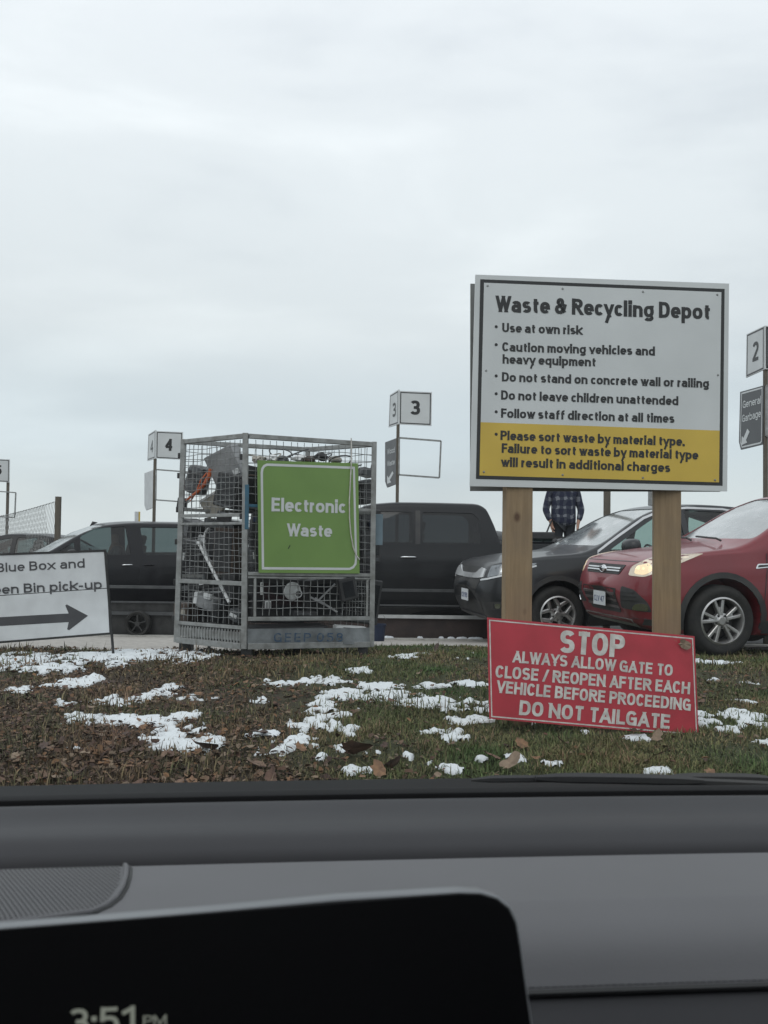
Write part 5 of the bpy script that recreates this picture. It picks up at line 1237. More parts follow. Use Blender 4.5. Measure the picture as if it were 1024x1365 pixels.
# --- red SUV
RS = dict(L=4.52, zn=.60, rake=.13, bulge=.06, tumble=.40, edge=.08,
 top=[(0, .90), (.05, .955), (.15, .995), (.4, 1.045), (.8, 1.10), (1.08, 1.135), (1.2, 1.17), (2.05, 1.62), (2.35, 1.71), (2.8, 1.735), (3.4, 1.71), (3.95, 1.61), (4.2, 1.55), (4.4, 1.2), (4.5, 1.02), (4.52, .92)],
 bot=[(0, .32), (.3, .23), (.8, .20), (3.8, .21), (4.3, .30), (4.52, .40)],
 wid=[(0, .56), (.012, .62), (.04, .69), (.10, .765), (.2, .825), (.35, .87), (.7, .91), (1.5, .92), (3.6, .92), (4.15, .88), (4.4, .80), (4.52, .66)],
 belt=[(0, .84), (.2, .93), (.6, .99), (1.1, 1.03), (2, 1.06), (3, 1.09), (4.1, 1.16), (4.52, 1.0)],
 axles=(.90, 3.59), wheel_r=.36, rim_r=.245, style='ten', cab=(1.10, 2.20, 3.9, 4.35),
 windows=[[(1.42, 1.105), (2.05, 1.49), (2.30, 1.585), (2.62, 1.60), (2.62, 1.12)], [(2.70, 1.12), (2.70, 1.60), (3.35, 1.585), (3.48, 1.16)], [(3.58, 1.18), (3.50, 1.56), (3.85, 1.50), (4.0, 1.24)]])
x, y = place(966, 8.6, .90, -.92, 10)
suv, sk = vehicle('parked_suv', 'dark red SUV with headlights lit parked nearest behind the right wooden post', 'SUV', RS, red_p, (x, y, .125), R(10))
rf = M['trim']
arch_f = ring_poly(.90, .375, .415, .475, -14, 194)
add_patch(sk, suv, 'wheel_arch', arch_f, 'side', .006, .02, rf, .05); add_patch(sk, suv, 'wheel_arch', ring_poly(3.59, .375, .415, .475, -14, 194), 'side', .006, .02, rf, .05)
add_patch(sk, suv, 'sill', [(1.34, .23), (3.15, .23), (3.15, .36), (1.34, .36)], 'side', .008, .02, rf, .08)
fd = add_patch(sk, suv, 'door', shape_round([(1.42, .38), (2.63, .38), (2.655, 1.075), (1.46, 1.045), (1.40, .8)], .06), 'side', .005, .02, red_p, .06)
rd = add_patch(sk, suv, 'door', shape_round([(2.675, .38), (3.12, .38), (3.40, .78), (3.52, 1.11), (2.69, 1.08)], .06), 'side', .005, .02, red_p, .06)
handle(suv, sk, 2.45, .95, red_p); handle(suv, sk, 3.30, .98, red_p)
hl_ = shape_round([(.43, .80), (.62, .79), (.80, .865), (1.11, 1.035), (.88, 1.02), (.62, .975), (.46, .89)], .03)
bowl_m = mat('headlamp_bowl', (.62, .60, .55), (.45, .44, .42), scale=9, rough=.2, metal=.5, emis=((1, .66, .34), .30)); lit_m = mat('lit_lamp', (.8, .7, .5), rough=.4, emis=((1, .70, .38), .85))
for vw in ('quarter', 'farquarter'):
    hb = add_patch(sk, suv, 'headlight', hl_, vw, .004, .02, bowl_m, .04)
    add_patch(sk, suv, 'lens', hl_, vw, .010, .006, M['lens'], .06, parent=hb)
    add_patch(sk, suv, 'lamp', shape_round([(.50, .82), (.62, .81), (.70, .86), (.66, .93), (.52, .90)], .03), vw, .007, .0, lit_m, .04, parent=hb)
add_patch(sk, suv, 'upper_grille', shape_round([(-.40, .80), (.40, .80), (.46, .90), (-.46, .90)], .02), 'front', .006, .02, M['trim'], .06)
for zz in (.862, .835): add_patch(sk, suv, 'grille_bar', [(-.40, zz - .007), (.40, zz - .007), (.40, zz + .007), (-.40, zz + .007)], 'front', .016, .012, M['chrome'], .06)
h_, n_ = sk.hit((-3, 0, .85), (1, 0, 0))
mb = MB(); mb.lathe([(.0001, .03), (.05, .026), (.062, .018), (.07, .02), (.075, .0)], Matrix.Translation((h_.x - .012, 0, .85)) @ Matrix.Rotation(R(-90), 4, 'Y') @ Matrix.Diagonal((.55, 1.1, 1, 1)), 28); mb.build('badge', M['chrome'], suv, world=False, smooth=40)
add_patch(sk, suv, 'lower_grille', shape_round([(-.36, .40), (.36, .40), (.42, .66), (-.42, .66)], .03), 'front', .004, .02, M['trim'], .06)
for zz in (.46, .53, .60): add_patch(sk, suv, 'grille_bar', [(-.38, zz - .012), (.38, zz - .012), (.38, zz + .012), (-.38, zz + .012)], 'front', .016, .014, mat('bar_dirty', (.14, .12, .12), rough=.5), .06)
for vw in ('quarter', 'farquarter'):
    add_patch(sk, suv, 'air_intake', shape_round([(.33, .46), (.70, .44), (.66, .54), (.52, .66), (.35, .69)], .03), vw, .003, .02, M['trim'], .04)
    add_patch(sk, suv, 'fog_light', shape_round([(.48, .455), (.66, .45), (.67, .51), (.60, .53), (.52, .51)], .03), vw, .010, .02, M['chrome'], .04)
    for zz in (.55, .59, .63): add_patch(sk, suv, 'grille_bar', [(.35, zz - .005), (.60 - (zz - .5) * .6, zz - .005), (.60 - (zz - .5) * .6, zz + .005), (.35, zz + .005)], vw, .008, .008, M['darksteel'], .05)
add_patch(sk, suv, 'chin', shape_round([(-.55, .27), (.55, .27), (.58, .35), (-.58, .35)], .02), 'front', .012, .03, M['galv'], .08)
add_patch(sk, suv, 'bumper_skirt', shape_round([(.08, .26), (.46, .24), (.48, .36), (.07, .37)], .02), 'side', .008, .03, rf, .06)
plate(suv, sk, .53, text='CLV 47')
v_ = add_patch(sk, suv, 'fender_vent', shape_round([(1.25, .885), (1.40, .90), (1.46, .94), (1.28, .935)], .015), 'side', .008, .012, M['chrome'], .05)
add_patch(sk, suv, 'vent_slot', shape_round([(1.275, .898), (1.39, .908), (1.42, .928), (1.29, .923)], .01), 'side', .011, .004, M['trim'], .05, parent=v_)
mirror(suv, 1.62, .93, 1.10, red_p, 1.05)
add_patch(sk, suv, 'hood_seam', [(-.66, .935), (.66, .935), (.66, .942), (-.66, .942)], 'front', .002, 0, M['black'], .06)
add_patch(sk, suv, 'fender_seam', [(1.33, .5), (1.34, .5), (1.40, 1.04), (1.39, 1.04)], 'side', .0015, 0, M['black'], .06)
for yy in (-.45, .15):
    mb = MB(); mb.tube([(1.15, yy, 1.165), (1.12, yy + .05, 1.19), (1.17, yy + .35, 1.20), (1.22, yy + .62, 1.21)], .011, 6); mb.build('wiper', M['trim'], suv, world=False)

# --- dark SUV (middle)
CS = dict(L=4.59, zn=.62, rake=.16, bulge=.05, tumble=.42, edge=.08,
 top=[(0, .92), (.05, .975), (.15, 1.015), (.4, 1.065), (.8, 1.115), (1.22, 1.155), (1.34, 1.185), (2.28, 1.665), (2.6, 1.75), (3.0, 1.775), (3.5, 1.755), (4.0, 1.68), (4.25, 1.56), (4.45, 1.22), (4.56, 1.0), (4.59, .9)],
 bot=[(0, .30), (.3, .22), (.8, .2), (3.8, .22), (4.4, .32), (4.59, .42)],
 wid=[(0, .58), (.012, .64), (.04, .71), (.10, .785), (.2, .84), (.35, .88), (.7, .92), (1.5, .925), (3.6, .925), (4.2, .89), (4.45, .82), (4.59, .68)],
 belt=[(0, .86), (.2, .95), (.6, 1.01), (1.05, 1.04), (2, 1.08), (3.2, 1.11), (4.1, 1.20), (4.59, 1.0)],
 axles=(.91, 3.57), wheel_r=.355, rim_r=.238, style='y', cab=(1.24, 2.45, 3.95, 4.4),
 windows=[[(1.58, 1.135), (2.18, 1.50), (2.44, 1.64), (2.66, 1.675), (2.66, 1.14)], [(2.74, 1.145), (2.74, 1.68), (3.40, 1.66), (3.50, 1.175)], [(3.60, 1.19), (3.52, 1.64), (3.90, 1.54), (4.05, 1.30)]])
x, y = place(746, 10.5, .91, -.925, 11)
crv, sk = vehicle('parked_suv', 'charcoal SUV with chrome grille wing parked between the pickup and the red SUV', 'SUV', CS, charc_p, (x, y, 0.0), R(11))
add_patch(sk, crv, 'wheel_arch', ring_poly(.91, .37, .41, .47, -14, 194), 'side', .006, .02, rf, .05); add_patch(sk, crv, 'wheel_arch', ring_poly(3.57, .37, .41, .47, -14, 194), 'side', .006, .02, rf, .05)
add_patch(sk, crv, 'sill', [(1.34, .23), (3.12, .23), (3.12, .38), (1.34, .38)], 'side', .008, .02, rf, .08)
add_patch(sk, crv, 'door', shape_round([(1.42, .40), (2.63, .40), (2.655, 1.085), (1.46, 1.06), (1.40, .8)], .06), 'side', .005, .02, charc_p, .06)
add_patch(sk, crv, 'door', shape_round([(2.675, .40), (3.12, .40), (3.40, .78), (3.52, 1.115), (2.69, 1.09)], .06), 'side', .005, .02, charc_p, .06)
handle(crv, sk, 2.45, .97, charc_p); handle(crv, sk, 3.30, 1.0, charc_p)
# chrome line round the side glass
def ribbon(pts, w):
    L, Q = [], []
    for i, p in enumerate(pts):
        a = Vector(pts[max(0, i - 1)]); b = Vector(pts[min(len(pts) - 1, i + 1)]); d = (b - a).normalized(); s = Vector((-d.y, d.x)) * w / 2; L.append(tuple(Vector(p) + s)); Q.append(tuple(Vector(p) - s))
    return L + Q[::-1]
add_patch(sk, crv, 'window_trim', ribbon([(1.66, 1.09), (1.44, 1.10), (1.46, 1.14), (1.78, 1.34), (2.16, 1.565), (2.46, 1.68), (2.8, 1.71), (3.3, 1.70), (3.8, 1.62)], .026), 'side', .006, .01, M['silver'], .08)
bowl_d = mat('bowl_dark', (.16, .17, .18), (.32, .33, .34), scale=14, rough=.2, metal=.6)
for vw in ('quarter', 'farquarter'):
    lamp = shape_round([(.53, .80), (.75, .85), (1.02, .945), (1.08, .985), (.80, .985), (.56, .94)], .02)
    hb = add_patch(sk, crv, 'headlight', lamp, vw, .004, .02, bowl_d, .04)
    add_patch(sk, crv, 'lens', lamp, vw, .010, .006, M['lens'], .06, parent=hb)
    add_patch(sk, crv, 'reflector', shape_round([(.70, .865), (.86, .905), (.86, .955), (.72, .94)], .02), vw, .007, 0, M['chrome'], .05, parent=hb)
    add_patch(sk, crv, 'chrome_strip', ribbon([(.42, .765), (.55, .785), (.75, .835), (1.07, .955)], .022), vw, .010, .012, M['silver'], .05)
    add_patch(sk, crv, 'fog_recess', shape_round([(.50, .40), (.80, .42), (.84, .52), (.52, .50)], .02), vw, .003, .02, rf, .05)
    add_patch(sk, crv, 'fog_light', shape_round([(.65, .43), (.72, .43), (.73, .49), (.66, .49)], .03, 4), vw, .012, .02, M['chrome'], .04)
add_patch(sk, crv, 'grille', shape_round([(-.46, .60), (.46, .60), (.56, .78), (.5, .92), (-.5, .92), (-.56, .78)], .03), 'front', .003, .02, M['trim'], .06)
wing = [(-.62, .80), (-.50, .785), (-.28, .775), (0, .77), (.28, .775), (.50, .785), (.62, .80), (.60, .90), (.46, .915), (.30, .84), (.12, .835), (-.12, .835), (-.30, .84), (-.46, .915), (-.60, .90)]
add_patch(sk, crv, 'chrome_wing', wing, 'front', .016, .02, M['silver'], .05)
add_patch(sk, crv, 'lower_grille', shape_round([(-.50, .34), (.50, .34), (.56, .50), (-.56, .50)], .03), 'front', .004, .02, rf, .06)
add_patch(sk, crv, 'chin', shape_round([(-.5, .25), (.5, .25), (.54, .31), (-.54, .31)], .02), 'front', .012, .03, mat('chin_grey', (.10, .10, .105), rough=.5), .08)
plate(crv, sk, .55, text='CB 195')
mirror(crv, 1.80, .95, 1.20, charc_p, 1.35)
add_patch(sk, crv, 'fender_seam', [(1.33, .5), (1.34, .5), (1.40, 1.06), (1.39, 1.06)], 'side', .0015, 0, M['black'], .06)

# --- black pickup
PS = dict(L=5.85, zn=.7, rake=.08, bulge=.03, tumble=.26, edge=.09, crown=.03,
 top=[(0, 1.14), (.05, 1.20), (.2, 1.25), (1.3, 1.33), (1.5, 1.36), (2.25, 1.86), (2.5, 1.935), (3.0, 1.965), (4.0, 1.955), (4.14, 1.90), (4.24, 1.72), (4.34, 1.44), (4.345, 1.42), (4.36, 1.42), (5.80, 1.42), (5.85, 1.36)],
 bot=[(0, .36), (.5, .27), (5.3, .30), (5.85, .48)],
 wid=[(0, .80), (.03, .86), (.12, .93), (.4, .985), (1, 1.0), (5.5, 1.0), (5.8, .985), (5.85, .95)],
 belt=[(0, 1.06), (.5, 1.18), (1.5, 1.28), (2.2, 1.30), (4.2, 1.31), (4.4, 1.34), (5.85, 1.34)], xs=[4.08, 4.12, 4.18, 4.22, 4.27, 4.31, 4.345, 4.35],
 axles=(.95, 4.75), wheel_r=.40, rim_r=.255, style='six', cab=(1.5, 2.42, 4.06, 4.28), bed=(4.47, 5.78, .82),
 windows=[[(1.92, 1.345), (2.32, 1.70), (2.48, 1.80), (3.08, 1.80), (3.08, 1.345)], [(3.22, 1.345), (3.22, 1.80), (3.95, 1.79), (4.05, 1.70), (4.07, 1.345)]], glass=glass_mat('smoked_glass', (.12, .14, .15), refl=1.0))
x, y = place(545, 12.85, 3.02 * 1.04, -1.04, 0)
pk, sk = vehicle('pickup_truck', 'black crew cab pickup parked behind the electronics cage with a man in its bed', 'pickup truck', PS, black_p, (x, y, -.205), 0)
pk.scale = (1.04,) * 3
add_patch(sk, pk, 'door', shape_round([(1.72, .52), (3.12, .52), (3.14, 1.30), (1.75, 1.30)], .06), 'side', .004, .02, black_p, .07)
add_patch(sk, pk, 'door', shape_round([(3.16, .52), (4.10, .52), (4.18, .8), (4.19, 1.30), (3.18, 1.30)], .06), 'side', .004, .02, black_p, .07)
for xx in (3.02, 4.06): handle(pk, sk, xx, 1.14, M['chrome'], .22)
add_patch(sk, pk, 'sill', [(1.5, .29), (4.2, .29), (4.2, .42), (1.5, .42)], 'side', .012, .03, rf, .1)
add_patch(sk, pk, 'window_trim', ribbon([(3.155, 1.33), (3.155, 1.82)], .07), 'side', .003, .004, rf, .1)
add_patch(sk, pk, 'grille', shape_round([(-.6, .75), (.6, .75), (.6, 1.1), (-.6, 1.1)], .04), 'front', .01, .03, M['chrome'], .1)
add_patch(sk, pk, 'headlight', shape_round([(.08, .9), (.4, .92), (.36, 1.12), (.08, 1.1)], .03), 'side', .005, .02, M['lens'], .06)
mirror(pk, 2.02, 1.02, 1.42, rf, 1.4)
mb = MB(); mb.bar((4.42, -.93, 1.45), (5.80, -.93, 1.45), .07, .03); mb.bar((4.42, .93, 1.45), (5.80, .93, 1.45), .07, .03); mb.build('bed_rail', rf, pk, world=False)
# black case lying on the bed rail under the man's hand
c = at(724, 718, 13.1); t = empty('tool_case', (c.x, c.y, 1.33), 'black tool case resting on the pickup bed side beside the man', 'case')
mb = MB(); mb.box((c.x - .12, c.y, 1.335), (.56, .3, .10), None, .02); mb.build('case_body', J['dark'], t)
mb = MB(); mb.tube([(c.x - .2, c.y - .155, 1.30), (c.x - .19, c.y - .18, 1.31), (c.x - .07, c.y - .18, 1.31), (c.x - .06, c.y - .155, 1.30)], .01, 6); mb.build('carry_handle', M['trim'], t)

# --- black minivan
VS = dict(L=5.1, zn=.55, rake=.10, bulge=.05, tumble=.34, edge=.10, crown=.04,
 top=[(0, .82), (.05, .88), (.2, .95), (.6, 1.03), (.95, 1.09), (1.9, 1.56), (2.2, 1.655), (2.8, 1.70), (4.2, 1.70), (4.75, 1.64), (4.92, 1.4), (5.05, 1.1), (5.1, .95)],
 bot=[(0, .28), (.3, .2), (4.6, .2), (5.1, .34)],
 wid=[(0, .62), (.03, .72), (.10, .80), (.25, .88), (.6, .97), (1.2, .995), (4.4, .995), (4.9, .93), (5.1, .8)],
 belt=[(0, .76), (.5, .93), (1.0, 1.03), (2, 1.08), (4.5, 1.10), (5.1, 1.0)],
 axles=(.95, 4.05), wheel_r=.345, rim_r=.22, style='six', cab=(.95, 2.05, 4.5, 4.95),
 glass=glass_mat('van_glass', (.30, .36, .36), refl=.9), windows=[[(1.32, 1.12), (1.66, 1.33), (1.66, 1.12)], [(1.75, 1.12), (1.75, 1.42), (2.0, 1.56), (2.50, 1.60), (2.56, 1.12)], [(2.78, 1.12), (2.74, 1.59), (3.85, 1.59), (3.85, 1.12)], [(3.95, 1.12), (3.95, 1.58), (4.5, 1.54), (4.62, 1.14)]])
x, y = place(171, 14.5, 2.50, -.99, 27)
vn, sk = vehicle('minivan', 'black minivan with misted windshield behind the blue box sign', 'minivan', VS, black2_p, (x, y, -.195), R(27))
add_patch(sk, vn, 'door', shape_round([(1.50, .34), (2.66, .34), (2.68, 1.08), (1.45, 1.06)], .06), 'side', .004, .02, black2_p, .07)
add_patch(sk, vn, 'door', shape_round([(2.70, .34), (3.66, .34), (3.88, .8), (3.88, 1.08), (2.70, 1.08)], .06), 'side', .004, .02, black2_p, .07)
handle(vn, sk, 2.50, .945, M['chrome'], .17); handle(vn, sk, 2.86, .945, black2_p, .17)
mirror(vn, 1.60, .98, 1.13, black2_p, 1.1)
a = Vector((x, y, -.195))
mb = MB(); mb.tube([(1.98, -.3, 1.60), (2.03, -.3, 1.655), (2.10, -.3, 1.66)], [.006, .03, .006], 6); mb.build('roof_antenna', M['trim'], vn, world=False)
# spare wheel low behind the rails
c = at(183, 835, 12.17); sw = empty('spare_wheel', (c.x, 12.17, -.19), 'dark alloy wheel showing low below the minivan doors behind the rails', 'wheel')
Mx = Matrix.Translation((c.x, 12.22, .012)) @ Matrix.Rotation(R(90), 4, 'X')
mb = MB(); mb.lathe([(.135, -.06), (.165, -.07), (.18, -.04), (.18, .04), (.165, .07), (.135, .06)], Mx, 36, True); mb.build('tyre', M['tyre'], sw, smooth=50)
mb = MB(); mb.lathe([(.136, .05), (.126, .06), (.12, .03)], Mx, 32, True); mb.lathe([(.0001, .055), (.035, .055), (.042, .03)], Mx, 20)
for k in range(5):
    a_ = R(k * 72 + 90); mb.bar(Mx @ Vector((.03 * math.cos(a_), .03 * math.sin(a_), .045)), Mx @ Vector((.126 * math.cos(a_), .126 * math.sin(a_), .05)), .025, .015)
mb.build('rim', M['alloydark'], sw, smooth=40)

# --- dark car, far left
DS = dict(L=4.6, zn=.5, rake=.10, bulge=.05, tumble=.45, edge=.08,
 top=[(0, .66), (.1, .74), (.5, .85), (1.0, .95), (1.15, .99), (2.0, 1.37), (2.5, 1.47), (3.0, 1.47), (3.4, 1.42), (4.1, 1.10), (4.4, 1.05), (4.6, .95)],
 bot=[(0, .25), (.3, .18), (4.2, .2), (4.6, .32)],
 wid=[(0, .60), (.03, .70), (.10, .78), (.3, .86), (.8, .90), (3.8, .90), (4.4, .84), (4.6, .7)],
 belt=[(0, .62), (.5, .80), (1.1, .90), (2, .95), (4.0, 1.0), (4.6, .9)],
 axles=(.90, 3.60), wheel_r=.33, rim_r=.21, style='six', cab=(1.15, 2.15, 3.2, 4.0),
 glass=glass_mat('car_glass', (.30, .38, .38), refl=.9), windows=[[(1.55, .98), (2.1, 1.29), (2.55, 1.38), (2.55, 1.0)], [(2.65, 1.0), (2.65, 1.38), (3.1, 1.37), (3.55, 1.16), (3.6, 1.03)]])
x, y = place(14, 18.0, 2.60, -.90, 0)
dk, sk = vehicle('parked_car', 'dark low car half hidden at the left edge behind the blue box sign', 'car', DS, black_p, (x, y, -.215), 0)
add_patch(sk, dk, 'door', shape_round([(1.5, .3), (2.58, .3), (2.6, .95), (1.5, .93)], .05), 'side', .004, .02, black_p, .08)
add_patch(sk, dk, 'door', shape_round([(2.62, .3), (3.1, .3), (3.4, .7), (3.55, .98), (2.62, .95)], .05), 'side', .004, .02, black_p, .08)
handle(dk, sk, 2.42, .86, black_p, .17); mirror(dk, 1.68, .88, 1.0, black_p, .9)

# ------------------------------------------------------------------ people
def skin_mesh(nodes, edges, sub=2):
    """nodes: (x,y,z,rx[,ry]); first is the root"""
    me = bpy.data.meshes.new('s'); me.from_pydata([n[:3] for n in nodes], edges, [])
    def mods(o):
        o.modifiers.new('s', 'SKIN'); sv = o.data.skin_vertices[0].data if o.data.skin_vertices else None
        for i, n in enumerate(nodes): sv[i].radius = (n[3], n[4] if len(n) > 4 else n[3]); sv[i].use_root = (i == 0)
        m = o.modifiers.new('u', 'SUBSURF'); m.levels = sub
    bm = bmesh.new(); bm.from_mesh(me); bm.verts.layers.skin.verify(); bm.to_mesh(me); bm.free()
    return evaluated(me, mods)
def skin_obj(name, nodes, edges, m, t, sub=2):
    me = skin_mesh(nodes, edges, sub); me.name = name; me.materials.clear(); smooth_me(me, 80); return link(name, me, m, t)
plaid = bpy.data.materials.new('plaid_shirt'); plaid.use_nodes = True; pt = plaid.node_tree; pb = pt.nodes['Principled BSDF']; pb.inputs['Roughness'].default_value = .9
ptc = N(pt, 'ShaderNodeTexCoord'); psx = N(pt, 'ShaderNodeSeparateXYZ'); pt.links.new(ptc.outputs['Object'], psx.inputs[0])
def stripes(sock, scale, lo, hi):
    a = N(pt, 'ShaderNodeMath', operation='MULTIPLY'); a.inputs[1].default_value = scale; pt.links.new(sock, a.inputs[0])
    f = N(pt, 'ShaderNodeMath', operation='FRACT'); pt.links.new(a.outputs[0], f.inputs[0])
    c_ = N(pt, 'ShaderNodeMath', operation='COMPARE'); c_.inputs[1].default_value = lo; c_.inputs[2].default_value = hi; pt.links.new(f.outputs[0], c_.inputs[0]); return c_.outputs[0]
pno = N(pt, 'ShaderNodeTexNoise'); pno.inputs['Scale'].default_value = 9; pno.inputs['Detail'].default_value = 3; pt.links.new(ptc.outputs['Object'], pno.inputs['Vector'])
pmx = N(pt, 'ShaderNodeMix', data_type='VECTOR'); pmx.inputs['Factor'].default_value = .10; pt.links.new(ptc.outputs['Object'], pmx.inputs['A']); pt.links.new(pno.outputs['Color'], pmx.inputs['B']); pt.links.new(pmx.outputs['Result'], psx.inputs[0])
s1 = stripes(psx.outputs['X'], 10, .5, .2); s2 = stripes(psx.outputs['Z'], 8, .5, .17)
ad = N(pt, 'ShaderNodeMath', operation='ADD'); pt.links.new(s1, ad.inputs[0]); pt.links.new(s2, ad.inputs[1])
dv = N(pt, 'ShaderNodeMath', operation='MULTIPLY'); dv.inputs[1].default_value = .5; pt.links.new(ad.outputs[0], dv.inputs[0])
rp = ramp(pt, [(0, (.016, .02, .045)), (.5, (.045, .052, .075)), (1, (.20, .21, .24))]); pt.links.new(dv.outputs[0], rp.inputs[0]); pt.links.new(rp.outputs[0], pb.inputs['Base Color'])
c = at(751, 714, 13.75)
man = empty('person', (c.x, 13.75, .66), 'man in plaid shirt and dark trousers standing in the black pickup bed holding a bar', 'person')
arm = lambda s: [(s * .19, .0, 1.42, .058), (s * .235, .02, 1.22, .05), (s * .275, .0, 1.10, .044), (s * .24, -.06, .96, .036), (s * .21, -.10, .86, .028), (s * .205, -.115, .80, .034, .02)]
glove = None
nodes = [(0, 0, .95, .15, .11), (0, 0, 1.12, .145, .10), (0, .01, 1.30, .165, .11), (0, .01, 1.42, .12, .09), (0, 0, 1.50, .055), (0, -.01, 1.56, .058), (0, -.015, 1.64, .085, .095), (0, -.01, 1.73, .07, .08)]
edges = [(i, i + 1) for i in range(7)]
for s in (-1, 1):
    b = len(nodes); nodes += arm(s); edges.append((3, b)); edges += [(b + i, b + i + 1) for i in range(5)]
    for k, (fx, ln) in enumerate(((-.024, .060), (-.008, .072), (.008, .068), (.024, .052))):       # fingers curled
        q = len(nodes); nodes += [(s * .205 + fx * .4, -.115 + fx, .775, .011), (s * (.205 - .012), -.13 + fx, .775 - ln * .6, .0095), (s * (.205 - .04), -.135 + fx, .775 - ln * .8, .008)]; edges += [(b + 5, q), (q, q + 1), (q + 1, q + 2)]
    q = len(nodes); nodes += [(s * .19, -.155, .80, .012), (s * .175, -.17, .765, .010)]; edges += [(b + 5, q), (q, q + 1)]
for s in (-1, 1):
    b = len(nodes); nodes += [(s * .09, 0, .86, .088), (s * .10, -.01, .50, .062), (s * .105, .02, .28, .058), (s * .11, .03, .09, .042), (s * .115, -.06, .045, .045, .035), (s * .12, -.14, .03, .038, .025)]; edges.append((0, b)); edges += [(b + i, b + i + 1) for i in range(5)]
skin_obj('body', nodes, edges, M['skin'], man)
sh = [(0, 0, .80, .215, .16), (0, 0, .93, .22, .16), (0, 0, 1.08, .215, .155), (0, .01, 1.25, .215, .15), (0, .01, 1.38, .18, .13), (0, .0, 1.46, .085)]
se = [(0, 1), (1, 2), (2, 3), (3, 4), (4, 5)]
for s in (-1, 1):
    b = len(sh); sh += [(s * .20, .0, 1.41, .078), (s * .245, .02, 1.22, .068), (s * .285, .0, 1.09, .062), (s * .25, -.055, .97, .05), (s * .225, -.085, .90, .043)]; se.append((4, b)); se += [(b + i, b + i + 1) for i in range(4)]
skin_obj('shirt', sh, se, plaid, man)
tr = [(0, 0, .93, .155, .125)]; te = []
for s in (-1, 1):
    b = len(tr); tr += [(s * .09, 0, .84, .108), (s * .105, -.01, .50, .082), (s * .11, .02, .28, .075), (s * .115, .03, .06, .066)]; te.append((0, b)); te += [(b + i, b + i + 1) for i in range(3)]
skin_obj('trousers', tr, te, mat('dark_trousers', (.022, .026, .03), (.03, .034, .04), rough=.9), man)
mb = MB(); bmc = bmesh.new(); bmesh.ops.create_uvsphere(bmc, u_segments=20, v_segments=12, radius=.108)
for v in bmc.verts:
    if v.co.z < .0: v.co.z = 0
bmc.transform(Matrix.Translation((0, -.01, 1.70))); mb.bm.free(); mb.bm = bmc
mb.box((0, -.13, 1.705), (.14, .10, .012), None, .004); mb.build('cap', J['dark'], man, world=False, smooth=40)
mb = MB()
for s in (-1, 1): mb.lathe([(.0001, .012), (.011, .006), (.012, 0)], Matrix.Translation((s * .034, -.102, 1.655)) @ Matrix.Rotation(R(90), 4, 'X'), 10)
mb.build('eyes', M['black'], man, world=False, smooth=60)
mb = MB(); mb.box((0, -.115, 1.625), (.026, .035, .045), Matrix.Rotation(R(-15), 3, 'X'), .009); mb.box((0, -.102, 1.583), (.05, .012, .010), None, .004)
for s in (-1, 1): mb.box((s * .092, .0, 1.64), (.016, .035, .055), None, .007)
mb.build('face_features', M['skin'], man, world=False, smooth=60)
for s in (-1, 1):
    mb = MB(); mb.box((s * .118, -.05, .045), (.10, .28, .09), None, .03); mb.build('shoe', M['trim'], man, world=False, smooth=50)
a, b = at(734, 697, 13.6), at(728, 712, 13.45); d_ = (b - a)
mb = MB(); mb.tube([a - d_ * .2, b + d_ * 1.2], .014, 8); tag(mb.build('pry_bar', M['darksteel'], None), 'thin dark bar held down by the man in plaid', 'bar')
# driver of the minivan
c = WM[vn.name] @ Vector((2.42, -.37, 0))
drv = empty('person', (c.x, c.y, .25), 'driver silhouette seated behind the minivan side window', 'person', rz=R(27))
nodes = [(0, 0, .30, .14, .12), (.0, 0, .50, .15, .11), (.0, 0, .70, .17, .11), (-.01, 0, .80, .10, .08), (-.02, 0, .87, .055), (-.03, 0, .95, .085, .075), (-.03, 0, 1.03, .08, .07)]
edges = [(i, i + 1) for i in range(6)]
for s in (-1, 1):
    b = len(nodes); nodes += [(0, s * .19, .76, .055), (-.08, s * .24, .55, .046), (-.28, s * .20, .52, .038), (-.38, s * .16, .60, .03), (-.42, s * .15, .62, .022)]; edges.append((3, b)); edges += [(b + i, b + i + 1) for i in range(4)]
    b = len(nodes); nodes += [(-.05, s * .10, .26, .09), (-.42, s * .13, .30, .065), (-.50, s * .13, -.0, .045)]; edges.append((0, b)); edges += [(b, b + 1), (b + 1, b + 2)]
skin_obj('body', nodes, edges, M['skin'], drv)
skin_obj('coat', [(0, 0, .28, .17, .14), (0, 0, .5, .18, .13), (0, 0, .70, .19, .13), (0, 0, .80, .11)] + [q for s in (-1, 1) for q in [(0, s * .20, .76, .07), (-.08, s * .25, .55, .06), (-.27, s * .21, .52, .05), (-.35, s * .17, .58, .042)]], [(0, 1), (1, 2), (2, 3), (2, 4), (4, 5), (5, 6), (6, 7), (2, 8), (8, 9), (9, 10), (10, 11)], J['dark'], drv)

